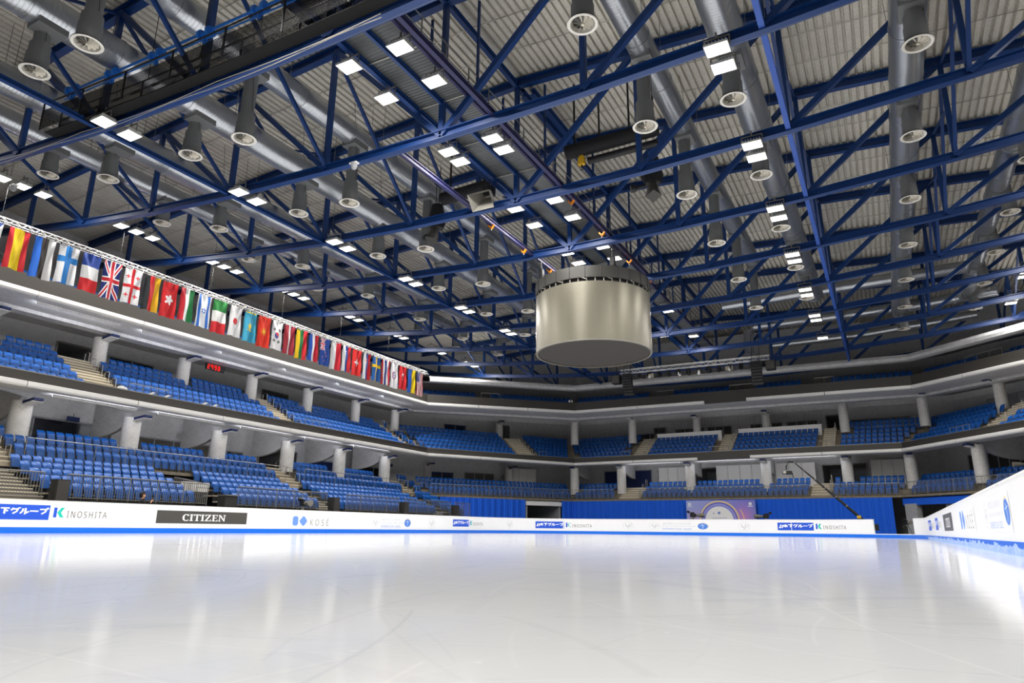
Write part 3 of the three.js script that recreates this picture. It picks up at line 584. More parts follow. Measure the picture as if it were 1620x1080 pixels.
{
  const sL = path1.segs[0], sC = path1.segs[1], sE = path1.segs[2], sK = path1.segs[3], r = pathR.segs[0];
  const D = (s, a) => tD(s, a), X = (s, a) => tX(s, a);
  railing('railing with a bright handrail nearest on the left', sL, D(sL, 17.9), D(sL, 35), 0.12, 3.32, 1.02, { pitch: 1.7 });
  railing('railing with a bright handrail in the middle of the left stand', sL, D(sL, 36.8), D(sL, 49.8), 0.12, 3.32, 1.02, { pitch: 1.7 });
  railing('short railing of the lower stand at the far end of the left side', sL, D(sL, 51.5), sL.L - 0.1, 0.12, 3.32, 1.0, {});
  railing('railing of the lower stand in the far left corner', sC, 0.1, sC.L - 0.05, 0.12, 3.32, 1.0, { pitch: 1.3, bars: 0.13 });
  railing('railing of the lower far stand left of the first stairs', sE, 0.1, X(sE, -24.4), 0.12, 3.32, 1.0, { bars: 0.13, pitch: 1.3 });
  railing('long railing of the lower far stand between the two stairs', sE, X(sE, -21.8), X(sE, -6.2), 0.12, 3.32, 1.0, { bars: 0.13, pitch: 1.3 });
  railing('railing of the lower far stand right of the crane', sE, X(sE, -4.3), sE.L - 0.05, 0.12, 3.32, 1.0, { bars: 0.13, pitch: 1.3 });
  railing('railing of the lower stand in the far right corner', sK, 0.1, sK.L, 0.12, 3.32, 1.0, { bars: 0.13, pitch: 1.3 });
  const bl = [[13, 16.6, 'in front of the wide stairs'], [17.6, 25, 'in front of the nearest telescopic block'], [27, 34.3, 'in front of the second telescopic block'], [36.2, 42.2, 'in front of the third telescopic block, nearer half'], [42.9, 49.6, 'in front of the third telescopic block, farther half'], [50.2, 52.8, 'in front of the last telescopic block']];
  for (const [a, b, w] of bl) railing(`grey railing with thin bars ${w}`, r, D(r, a), D(r, b), 0.66, 1.36, 1.1, { bars: 0.12, mat: M.metalDull });
  const cross = thing('railing', 'short grey railing across the side of the nearest telescopic block', 'railing');
  { const A = on(r, D(r, 25), 0.7), B = on(r, D(r, 25), 3.4), b = new MB(); b.tube([[A[0], 2.46, -A[1], 0.025], [B[0], 2.9, -B[1], 0.025]], 7).build('handrail', M.metal, cross); const k = new MB(); for (let i = 0; i <= 18; i++) { const u = i / 18, x = A[0] + (B[0] - A[0]) * u, z = -(A[1] + (B[1] - A[1]) * u); k.bar([x, 1.4 + 0.5 * u, z], [x, 2.46 + 0.44 * u, z], 0.016, 0.016); } k.build('balusters', M.metalDull, cross).userData.kind = 'stuff'; }
  // low guard frames at the feet of the middle tier stairs
  const m0 = path2.segs[0], m1 = path2.segs[1], m2 = path2.segs[2], m3 = path2.segs[3];
  const guard = (lab, s, a, b) => railing(lab, s, a, b, 0.5, 7.25, 0.95, { pitch: 0.75 });
  guard('tubular guard at the foot of the nearest left middle tier stairs', m0, D(m0, 23.5), D(m0, 26)); guard('tubular guard at the foot of the halfway left middle tier stairs', m0, D(m0, 37.7), D(m0, 40)); guard('tubular guard at the foot of the last left middle tier stairs', m0, D(m0, 52.7), m0.L - 0.1);
  guard('tubular guard at the foot of the far left corner stairs', m1, 12.8, 13.6); guard('tubular guard left of the first far white parapet wall', m2, X(m2, -23.9), X(m2, -23)); guard('tubular guard between the far white parapet walls', m2, X(m2, -14.9), X(m2, -12.8)); guard('tubular guard right of the far white parapet walls', m2, X(m2, -5), X(m2, -3.8)); guard('tubular guard in the far right corner of the middle tier', m3, 5.2, 7.2);
  const p1 = path3.segs[1], p2 = path3.segs[2], p3 = path3.segs[3];
  const g3 = (lab, s, a, b) => railing(lab, s, a, b, 0.6, 12.3, 1.35, { pitch: 0.9 });
  g3('low tubular guard of the top tier in the far left corner', p1, 5.5, 7.4); g3('tubular guard of the top tier left of the light truss', p2, 8.6, 10.2); g3('tubular guard of the top tier under the light truss', p2, 15.6, 17.6); g3('tubular guard of the top tier right of the light truss', p2, 23.0, 24.6); g3('tubular guard of the top tier in the far right corner', p3, 4.6, 7.6);
  for (const [a, b, w] of [[-21.3, -14.5, 'left'], [-12.8, -5.1, 'right']]) railing(`tall terrace railing behind the ${w} five-row block`, m2, X(m2, a), X(m2, b), 4.6, 9.6, 2.0, { pitch: 1.7, bars: 0.35 });
}

// ---------------------------------------------------------------- windows, doors and panels in the concourse walls
{
  const w0 = path1.segs[0], w1 = path1.segs[1], w2 = path1.segs[2], w3 = path1.segs[3], u0 = path2.segs[0], u1 = path2.segs[1], u2 = path2.segs[2], u3 = path2.segs[3];
  let nw = 0, nd = 0;
  const holes = new Map();
  // an exit: a hole in the concourse wall with a real passage behind it
  const exit = (path, i, t0, t1, y0, y1, off, label) => {
    const s = path.segs[i], k = `${path === path1 ? 1 : 2}-${i}`; (holes.get(k) ?? holes.set(k, []).get(k)).push([t0, t1, y0, y1]);
    const t = thing(`door_${++nd}`); structure(t).userData.label = label;
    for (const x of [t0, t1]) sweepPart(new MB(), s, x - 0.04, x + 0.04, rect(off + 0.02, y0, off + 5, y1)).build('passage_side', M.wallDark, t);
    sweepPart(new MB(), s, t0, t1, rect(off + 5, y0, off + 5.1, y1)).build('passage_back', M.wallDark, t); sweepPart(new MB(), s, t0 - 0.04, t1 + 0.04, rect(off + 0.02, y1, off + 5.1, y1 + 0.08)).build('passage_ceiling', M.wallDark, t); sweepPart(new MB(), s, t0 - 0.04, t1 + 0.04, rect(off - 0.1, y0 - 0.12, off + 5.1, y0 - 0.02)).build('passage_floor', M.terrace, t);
    const f = new MB(); for (const x of [t0, t1]) sweepPart(f, s, x - 0.06, x + 0.06, rect(off - 0.06, y0, off + 0.04, y1)); sweepPart(f, s, t0, t1, rect(off - 0.06, y1 - 0.05, off + 0.04, y1 + 0.07)); f.build('frame', M.metalDull, t);
  };
  const holedWall = (name, path, off, y0, y1, label) => {
    const b = new MB();
    path.segs.forEach((s, i) => {
      const tm = (q) => (q[0] - s.P[0]) * s.u[0] + (q[1] - s.P[1]) * s.u[1], hs = (holes.get(`${path === path1 ? 1 : 2}-${i}`) ?? []).sort((a, b) => a[0] - b[0]);
      let t = tm(miter(path, i, off)); const end = tm(miter(path, i + 1, off)), piece = (a, c, ya, yb) => sweepPart(b, s, a, c, [[off, ya], [off, yb]], false);
      for (const h of hs) { piece(t, h[0], y0, y1); piece(h[0], h[1], h[3], y1); piece(h[0], h[1], y0, h[2]); t = h[1]; }
      piece(t, end, y0, y1);
    });
    structure(tag(b.build(name, M.wall), label));
  };
  const win = (s, t0, t1, y0, y1, off, label, bars = 0, mat = M.darkGlass) => {
    const t = thing(`window_${++nw}`); structure(t).userData.label = label;
    sweepPart(new MB(), s, t0, t1, rect(off - 0.03, y0, off, y1)).build('pane', mat, t);
    const f = new MB(); for (let k = 0; k <= bars + 1; k++) { const x = t0 + (t1 - t0) * k / (bars + 1); sweepPart(f, s, x - 0.05, x + 0.05, rect(off - 0.09, y0, off, y1)); }
    sweepPart(f, s, t0, t1, rect(off - 0.09, y1 - 0.04, off, y1 + 0.06)); f.build('frame', M.wallDark, t);
  };
  const door = (s, t0, t1, y0, y1, off, label) => {
    const t = thing(`door_${++nd}`); structure(t).userData.label = label; const m = (t0 + t1) / 2;
    for (const [a, b] of [[t0, m - 0.04], [m + 0.04, t1]]) { const lf = sweepPart(new MB(), s, a, b, rect(off - 0.05, y0, off, y1)).build('door_leaf', M.navy, t); sweepPart(new MB(), s, a + 0.2, b - 0.2, rect(off - 0.07, y0 + 0.9, off - 0.05, y1 - 0.25)).build('glass', M.darkGlass, lf); }
    const f = new MB(); for (const x of [t0, m, t1]) sweepPart(f, s, x - 0.05, x + 0.05, rect(off - 0.09, y0, off, y1 + 0.05)); f.build('frame', M.metalDull, t);
  };
  const D = tD, X = tX, O = 7.2;
  win(w0, D(w0, 19.6), D(w0, 21.3), 4.9, 6.25, O, 'small dark window left of the long dark window', 0);
  win(w0, D(w0, 21.8), D(w0, 26.6), 4.6, 6.35, O, 'long dark window nearest on the left', 0);
  win(w0, D(w0, 28.2), D(w0, 34.2), 4.6, 6.0, O, 'long brown-framed window between two left columns', 3, M.concreteDark);
  win(w0, D(w0, 35.8), D(w0, 37.4), 4.6, 5.8, O, 'dark opening beyond the third left column', 0);
  exit(path1, 0, D(w0, 39.0), D(w0, 43.2), 4.34, 6.4, O, 'dark doorway behind the fourth left column');
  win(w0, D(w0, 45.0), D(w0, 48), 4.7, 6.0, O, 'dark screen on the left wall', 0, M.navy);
  win(w0, D(w0, 51.5), D(w0, 56), 4.4, 6.0, O, 'dark window past the fifth left column', 1);
  door(w1, 3.4, 6.0, 4.32, 6.0, O, 'pair of dark blue doors in the far left corner, lower tier');
  win(w1, 7.4, 11.0, 4.4, 6.1, O, 'shelf window right of the blue doors', 2, M.concreteDark);
  exit(path1, 2, 6.8, 9.6, 4.34, 6.7, O, 'dark exit left of the white panels');
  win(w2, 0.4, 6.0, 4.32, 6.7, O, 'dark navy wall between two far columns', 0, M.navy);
  exit(path1, 2, X(w2, -5.8), X(w2, -1.9), 4.34, 6.6, O, 'dark exit behind the camera crane');
  exit(path1, 2, X(w2, -18.4), X(w2, -15.7), 4.34, 6.7, O, 'dark opening between the white panels');
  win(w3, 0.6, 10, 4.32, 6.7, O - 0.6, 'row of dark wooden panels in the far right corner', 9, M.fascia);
  // white roller panels behind the far lower stand
  const panels = (lab, s, a, b, n) => { const t = thing('white_panel_screen', lab, 'screen'); for (let k = 0; k < n; k++) sweepPart(new MB(), s, a + (b - a) * k / n + 0.02, a + (b - a) * (k + 1) / n - 0.02, rect(5.7, 4.4, 5.76, 6.75)).build('panel', M.panel, t); };
  panels('white panels right of the first far left corner column', w1, 12.3, 15.6, 3); panels('white panels left of the third far column', w2, X(w2, -21.7), X(w2, -18.6), 3); panels('white panels above the round event poster', w2, X(w2, -15.6), X(w2, -10.9), 4); panels('white panels behind the tip of the camera crane', w2, X(w2, -9.8), X(w2, -6.2), 3); panels('white panels at the right end of the far stand', w2, X(w2, -1.5), X(w2, 1.2), 3);
  const P = 8.9;
  exit(path2, 0, D(u0, 23.7), D(u0, 26.0), 9.62, 11.7, P, 'dark exit at the top of the nearest left stairs');
  win(u0, D(u0, 27.2), D(u0, 30.6), 10.5, 11.5, P, 'dark windows behind the second left column of the middle tier', 1);
  win(u0, D(u0, 32.8), D(u0, 39.5), 10.3, 11.3, P, 'long dark window along the left middle tier', 1);
  exit(path2, 0, D(u0, 41.0), D(u0, 44.0), 9.62, 11.7, P, 'dark exit at the top of the halfway left stairs');
  win(u0, D(u0, 51), D(u0, 54), 10.2, 11.0, P, 'low window far along the left middle tier', 1);
  exit(path2, 0, D(u0, 56.5), D(u0, 57.9), 9.62, 11.5, P, 'dark exit at the top of the last left stairs');
  door(u1, 5.6, 8.2, 9.7, 11.5, P, 'pair of dark blue doors in the far left corner, middle tier');
  exit(path2, 1, 12.2, 13.9, 9.62, 11.9, P, 'dark exit at the top of the corner stairs');
  win(u2, 3.4, 7.2, 9.9, 11.0, P, 'dark window left of the white parapet walls', 1);
  exit(path2, 2, X(u2, -23.3), X(u2, -21.9), 9.62, 11.6, P, 'dark exit at the top of the far stairs');
  for (const [a, b, k] of [[-20.8, -17.6, 0], [-17.2, -14.6, 1], [-12.6, -9.4, 2], [-9.0, -6.0, 3]]) win(u2, X(u2, a), X(u2, b), 9.7, 11.3, P, `dim lounge window behind the far terrace, ${ORD[k]} from the left`, 2, M.fascia);
  exit(path2, 2, X(u2, -5.2), X(u2, -3.5), 9.62, 11.7, P, 'dark exit right of the white parapet walls');
  win(u2, X(u2, -3.0), X(u2, 2.2), 9.9, 11.1, P, 'dark windows at the right end of the far middle tier', 2);
  win(u3, 0.8, 7, 9.8, 11.4, P - 1, 'row of panels high in the far right corner', 7, M.wallDark);
  const v1 = path3.segs[1], v2 = path3.segs[2], v3 = path3.segs[3], Q = 8.2;
  win(v1, 1.4, 4.6, 13.0, 14.6, Q, 'brown windows of the top tier in the far left corner', 2, M.fascia); win(v1, 8.4, 13, 13.6, 14.3, Q, 'low window of the top tier in the far left corner', 0, M.wall);
  win(v2, 4, 9, 13.2, 14.3, Q, 'brown lounge windows of the top tier left of the light truss', 2, M.fascia); win(v2, 12, 15, 13.0, 14.3, Q, 'dark window of the top tier under the light truss', 0); win(v2, 23, 28, 13.1, 14.4, Q, 'brown lounge windows of the top tier near the right', 1, M.fascia); win(v2, 17.5, 22, 13.3, 14.6, Q, 'white panel on the top tier wall', 1, M.panel);
  win(v3, 1, 8, 13.0, 14.4, Q, 'pale panels of the top tier in the far right corner', 6, M.wallDark);
  holedWall('wall_lower_concourse', path1, 7.2, 0, 8.4, 'pale wall behind the lower stand'); holedWall('wall_middle_concourse', path2, 8.9, 6.9, 12.75, 'pale wall behind the middle stand');
  // grey louvre panels behind the flags
  const p0 = path3.segs[0], lv = thing('louvre_wall', 'grey louvre panels behind the hanging flags', 'wall');
  for (let k = 0; k < 32; k++) { const a = D(p0, 14.2 + k * 1.225), c = a + 1.16; sweepPart(new MB(), p0, a, c, rect(3.3, 13.0, 3.36, 14.9)).build('panel', M.louvre, lv); const b = new MB(); for (let j = 0; j < 5; j++) sweepPart(b, p0, a + 0.9 + j * 0.06, a + 0.93 + j * 0.06, rect(3.2, 13.1, 3.31, 14.7)); b.build('slat', M.fascia, lv); }
  // small wall signs under the middle tier
  [[23.2, 6.55], [31.5, 6.6], [44.5, 6.6], [55, 6.5]].forEach(([d, y], k) => { const t = thing('exit_sign', `small dark blue sign on the left soffit, ${ORD[k]} from the camera`, 'sign'); const s = w0; sweepPart(new MB(), s, D(s, d), D(s, d) + 0.75, rect(6.3, y - 0.28, 6.36, y)).build('sign_face', M.navy, t); sweepPart(new MB(), s, D(s, d) + 0.35, D(s, d) + 0.4, rect(6.32, y, 6.34, y + 0.2)).build('hanger', M.metalDull, t); });
  // red digital display under the top tier
  const ds = thing('digital_display', 'red digital time display under the top tier on the left', 'display');
  sweepPart(new MB(), u0, D(u0, 31.6), D(u0, 33.2), rect(4.5, 11.15, 4.62, 11.6)).build('case', M.black, ds);
  const dg = new MB(), digit = (t, segs) => segs.forEach((k) => { const [a, b, y0, y1] = [[0, 0.16, 0.3, 0.34], [0.13, 0.17, 0.17, 0.32], [0.13, 0.17, 0.02, 0.17], [0, 0.16, 0, 0.04], [0, 0.04, 0.02, 0.17], [0, 0.04, 0.17, 0.32], [0, 0.16, 0.15, 0.19]][k]; sweepPart(dg, u0, t + a, t + b, rect(4.48, 11.2 + y0, 4.5, 11.2 + y1)); });
  const tt = D(u0, 31.7); digit(tt, [0, 1, 6, 4, 3]); digit(tt + 0.3, [0, 1, 2, 6, 5]); digit(tt + 0.6, [0, 1, 2, 3, 5, 6]); digit(tt + 0.9, [0, 1, 2, 3, 4, 5, 6]); dg.build('digits', M.red, ds);
}

// ---------------------------------------------------------------- curtain, tunnel and poster at the far end
{
  const s1 = path1.segs[1], s2 = path1.segs[2], s3 = path1.segs[3];
  const curtain = (label, s, t0, t1, off = -0.12, y1 = 3.14) => {
    const b = new MB(), n = Math.ceil((t1 - t0) / 0.09), f = (t) => off + 0.05 * Math.sin(t * 9) + 0.03 * Math.sin(t * 23 + 1.3 * Math.sin(t));
    for (let i = 0; i < n; i++) { const a = t0 + (t1 - t0) * i / n, c = t0 + (t1 - t0) * (i + 1) / n, p = on(s, a, f(a)), q = on(s, c, f(c)); b.quad([p[0], 0, -p[1]], [q[0], 0, -q[1]], [q[0], y1, -q[1]], [p[0], y1, -p[1]]); }
    tag(b.build('blue_curtain', M.curtain), label, 'curtain');
  };
  const wall = structure(sweep(new MB(), path1, [[0.4, 0], [0.4, 3.05]], 0, 1).build('wall_lower_left', M.wallDark)); wall.userData.label = 'plain wall under the lower left stand';
  curtain('blue curtain left of the tunnel with the white lintel', s1, 1.0, 10.45);
  curtain('narrow blue curtain right of the tunnel with the white lintel', s1, 14.9, s1.L - 0.02);
  curtain('wide blue curtain across the far end behind the poster', s2, 0.02, tX(s2, 0.2));
  const tn = thing('tunnel', 'dark entrance tunnel under the far left corner with a white lintel', 'entrance');
  sweepPart(new MB(), s1, 10.55, 14.8, rect(-0.2, 2.62, 0.1, 3.0)).build('lintel', M.white, tn);
  sweepPart(new MB(), s1, 10.6, 10.75, rect(0, 0, 6.8, 3)).build('side_wall', M.wallDark, tn); sweepPart(new MB(), s1, 14.65, 14.8, rect(0, 0, 6.8, 3)).build('side_wall', M.wallDark, tn);
  sweepPart(new MB(), s1, 10.6, 14.8, rect(6.8, 0, 6.9, 3)).build('back_wall', M.wallDark, tn); sweepPart(new MB(), s1, 10.6, 14.8, rect(0.1, 3.0, 6.9, 3.08)).build('tunnel_ceiling', M.wallDark, tn); sweepPart(new MB(), s1, 12.6, 13.5, rect(6.7, 0, 6.78, 2.9)).build('far_door', M.panel, tn);
  for (let k = 0; k < 5; k++) sweepPart(new MB(), s1, 12.7, 13.4, rect(6.58, 0.6 + 0.45 * k, 6.7, 0.68 + 0.45 * k)).build('shelf', M.concreteDark, tn);
  structure(tag(sweep(new MB(), path1, [[0.06, 2.5], [0.06, 3.05], [0, 3.05]], 3, 4).build('trim_6', M.curtain), 'blue band under the far right corner stand'));
  const pier = structure(tag(sweepPart(new MB(), s3, 0.2, 1.4, rect(0, 0, 0.5, 2.6)).build('wall_pier', M.wallDark), 'grey pier at the right end of the curtain'));
  structure(tag(sweepPart(new MB(), s3, 4.0, 4.9, rect(0.3, 0, 0.9, 2.6)).build('wall_pier_inner', M.wallDark), 'grey pier between the dark openings on the right'));
  structure(tag(sweep(new MB(), path1, [[7, 0], [7, 3.3]], 3, 5).build('wall_lower_right', M.wallDark), 'grey wall under the right stand'));
  const tex = canvasTex(1024, 512, (ctx, w, h) => {
    let g = ctx.createLinearGradient(0, 0, w, h * 0.6); g.addColorStop(0, '#a9b4ec'); g.addColorStop(0.45, '#9a9be6'); g.addColorStop(0.8, '#8a7fd9'); g.addColorStop(1, '#6f86d8'); ctx.fillStyle = g; ctx.fillRect(0, 0, w, h);
    g = ctx.createRadialGradient(850, 250, 10, 850, 250, 220); g.addColorStop(0, 'rgba(232,150,214,0.75)'); g.addColorStop(1, 'rgba(232,150,214,0)'); ctx.fillStyle = g; ctx.fillRect(0, 0, w, h);
    g = ctx.createRadialGradient(130, 300, 10, 130, 300, 200); g.addColorStop(0, 'rgba(220,180,230,0.6)'); g.addColorStop(1, 'rgba(220,180,230,0)'); ctx.fillStyle = g; ctx.fillRect(0, 0, w, h);
    const cx = 490, cy = 300; ctx.fillStyle = '#8f93ea'; ctx.beginPath(); ctx.arc(cx, cy, 250, 0, 7); ctx.fill();
    ctx.lineWidth = 22; ctx.strokeStyle = '#f6dc9c'; ctx.beginPath(); ctx.arc(cx, cy, 284, 2.6, 6.9); ctx.stroke(); ctx.lineWidth = 12; ctx.strokeStyle = '#5558cf'; ctx.beginPath(); ctx.arc(cx, cy, 262, 2.6, 7); ctx.stroke(); ctx.lineWidth = 8; ctx.strokeStyle = '#b9bbf4'; ctx.beginPath(); ctx.arc(cx, cy, 236, 2.8, 6.8); ctx.stroke();
    ctx.lineWidth = 14; ctx.strokeStyle = '#f8cfa0'; ctx.beginPath(); ctx.arc(cx + 30, cy + 10, 330, -0.55, 0.35); ctx.stroke();
    ctx.fillStyle = '#ffffff'; ctx.beginPath(); ctx.arc(cx, cy, 208, 0, 7); ctx.fill();
    ctx.fillStyle = '#6f8fd8'; ctx.beginPath(); ctx.arc(cx, 190, 20, 0, 7); ctx.fill(); ctx.fillStyle = '#c9d2ea'; ctx.beginPath(); ctx.arc(cx - 80, 195, 14, 0, 7); ctx.fill(); ctx.fillRect(cx - 110, 262, 220, 12); ctx.fillRect(cx - 80, 300, 160, 12);
    ctx.fillStyle = '#eef0fb'; for (const x of [50, 950]) { ctx.beginPath(); ctx.arc(x, 56, 24, 0, 7); ctx.fill(); ctx.fillRect(x - 36, 86, 72, 12); }
  });
  const po = thing('event_poster', 'lavender poster with a large white disc inside golden arcs', 'poster', [0, 0, 0]);
  const a = on(s2, tX(s2, -16.9), -0.55), c = on(s2, tX(s2, -10.6), -0.55);
  new MB().quad([a[0], 0.02, -a[1]], [c[0], 0.02, -c[1]], [c[0], 3.06, -c[1]], [a[0], 3.06, -a[1]], [[0, 0], [1, 0], [1, 1], [0, 1]]).build('printed_face', std(0xffffff, 0.5, 0, { map: tex }), po);
  sweepPart(new MB(), s2, tX(s2, -16.9), tX(s2, -10.6), rect(-0.54, 0, -0.46, 3.06)).build('backing', M.black, po);
}

// ---------------------------------------------------------------- roof steel: one truss every six metres
const PAN = 5.75, TD = (k) => 12.63 + 6 * k;
const yTop = (d) => 20.62 - 0.05 * Math.abs(d), yBot = (d) => 14.5 + 0.0026 * d * d;
const NT = 9;
for (let k = -1; k <= NT; k++) {
  const D = TD(k), z = -D;
  const t = thing('roof_truss', k < 0 ? 'blue steel roof truss almost overhead' : `blue steel roof truss across the hall, ${ORD[k]} from the camera`, 'roof truss');
  const N = 6, X = (i) => AX + i * PAN;
  for (let i = -N; i < N; i++) {
    const d0 = i * PAN, d1 = (i + 1) * PAN;
    new MB().ibeam([X(i), yBot(d0), z], [X(i + 1), yBot(d1), z], 0.3, 0.34).build('bottom_chord', M.steel, t);
    new MB().ibeam([X(i), yTop(d0), z], [X(i + 1), yTop(d1), z], 0.3, 0.42).build('top_chord', M.steel, t);
  }
  for (let i = -N; i <= N; i++) {
    const d = i * PAN;
    new MB().bar([X(i), yBot(d), z], [X(i), yTop(d), z], 0.2, 0.2).build('vertical', M.steel, t);
    const o = i < 0 ? -1 : 1, dn = d + o * PAN;
    if (Math.abs(i) < N) new MB().bar([X(i), yBot(d), z], [X(i) + o * PAN, yTop(dn), z], 0.22, 0.22).build('diagonal', M.steel, t);
    if (i === 0) new MB().bar([X(0), yBot(0), z], [X(0) - PAN, yTop(PAN), z], 0.22, 0.22).build('diagonal', M.steel, t);
  }
  // raking braces to the next truss, along the lines of the longitudinal struts
  if (k < NT) for (const i of [-4, -3, -2, -1, 2, 3, 4]) { const d = i * PAN; new MB().bar([X(i), yTop(d) - 0.1, z], [X(i), yBot(d) + 0.1, z - 6], 0.13, 0.13).build('brace', M.steel, t); if (Math.abs(i) === 2 || i === 3) new MB().bar([X(i), yTop(d) - 0.1, z], [X(i), yBot(d) + (yTop(d) - yBot(d)) * 0.5, z + 6], 0.1, 0.1).build('brace', M.steel, t); }
  // conduit under the bottom chord
  const c = new MB(); for (let i = -N + 1; i < N - 1; i++) c.cyl([X(i), yBot(i * PAN) - 0.16, z - 0.1], [X(i + 1), yBot((i + 1) * PAN) - 0.16, z - 0.1], 0.013, 6); c.build('conduit', M.galvDull, t);
}
{
  const run = (name, label, x, y, w, h, mat, d0 = -5, d1 = TD(NT)) => { const t = thing(name, label, 'beam'); for (let a = d0; a < d1; a += 6) { const D0 = a, D1 = Math.min(d1, a + 6); new MB().ibeam([x, y, -D0], [x, y, -D1], w, h).build('beam_length', mat, t); } return t; };
  run('roof_strut', 'light blue strut running along the hall right of the centre', AX + 2 * PAN, yBot(2 * PAN) - 0.02, 0.18, 0.18, M.strut, TD(-2));
  run('roof_strut', 'blue strut running along the hall above the left floodlight pairs', AX - 2 * PAN, yBot(2 * PAN) - 0.02, 0.2, 0.18, M.steel, TD(-2));
  run('ridge_beam', 'blue ridge beam along the middle of the roof', AX, 20.5, 0.2, 0.3, M.steel, TD(-2));
  const cr = thing('crane_beam', 'wide blue crane beam under the ridge with a yellow hook block', 'beam');
  for (const o of [0.3, 0.75]) new MB().ibeam([AX + o, 20.0, -24.7], [AX + o, 20.0, -30.6], 0.26, 0.3).build('girder', M.steel, cr);
  const hk = thing('hook_block', 'yellow hook block hanging under the black tube', 'hook', [-10.48, 16.3, -25.77]);
  new MB().box(0, 0.1, 0, 0.3, 0.34, 0.2).box(0, 0.32, 0, 0.2, 0.12, 0.14).build('block', M.yellow, hk); new MB().tube([[0, -0.05, 0, 0.035], [0, -0.2, 0, 0.035], [0.08, -0.28, 0, 0.03], [0.02, -0.36, 0, 0.03], [-0.08, -0.3, 0, 0.02]], 7).build('hook', M.black, hk); new MB().cyl([0, 0.36, 0], [0, 1.0, 0], 0.012, 6).build('chain', M.metalDull, hk);
  run('hoist_rail', 'dark violet hoist rail left of the catwalk', -15.4, 14.62, 0.16, 0.22, M.rail2, 18.7, 38); run('hoist_rail', 'dark violet hoist rail along the right edge of the catwalk', -10.95, 14.75, 0.16, 0.22, M.rail2, 12.7, 38);
  // thin sprinkler pipes under the deck
  for (let k = 0; k < 7; k++) for (const [o, w] of [[2, 'nearer'], [4, 'farther']]) { const D = TD(k) + o, b = new MB(); for (const [a, c] of [[AX - 30, AX], [AX, AX + 30]]) b.cyl([a, roofY(a) - 0.12, -D], [c, roofY(c) - 0.12, -D], 0.022, 5); tag(b.build('sprinkler_pipe', M.metal), `thin pale pipe across the roof deck, ${w} one past the ${ORD[k]} truss`, 'pipe'); }
}

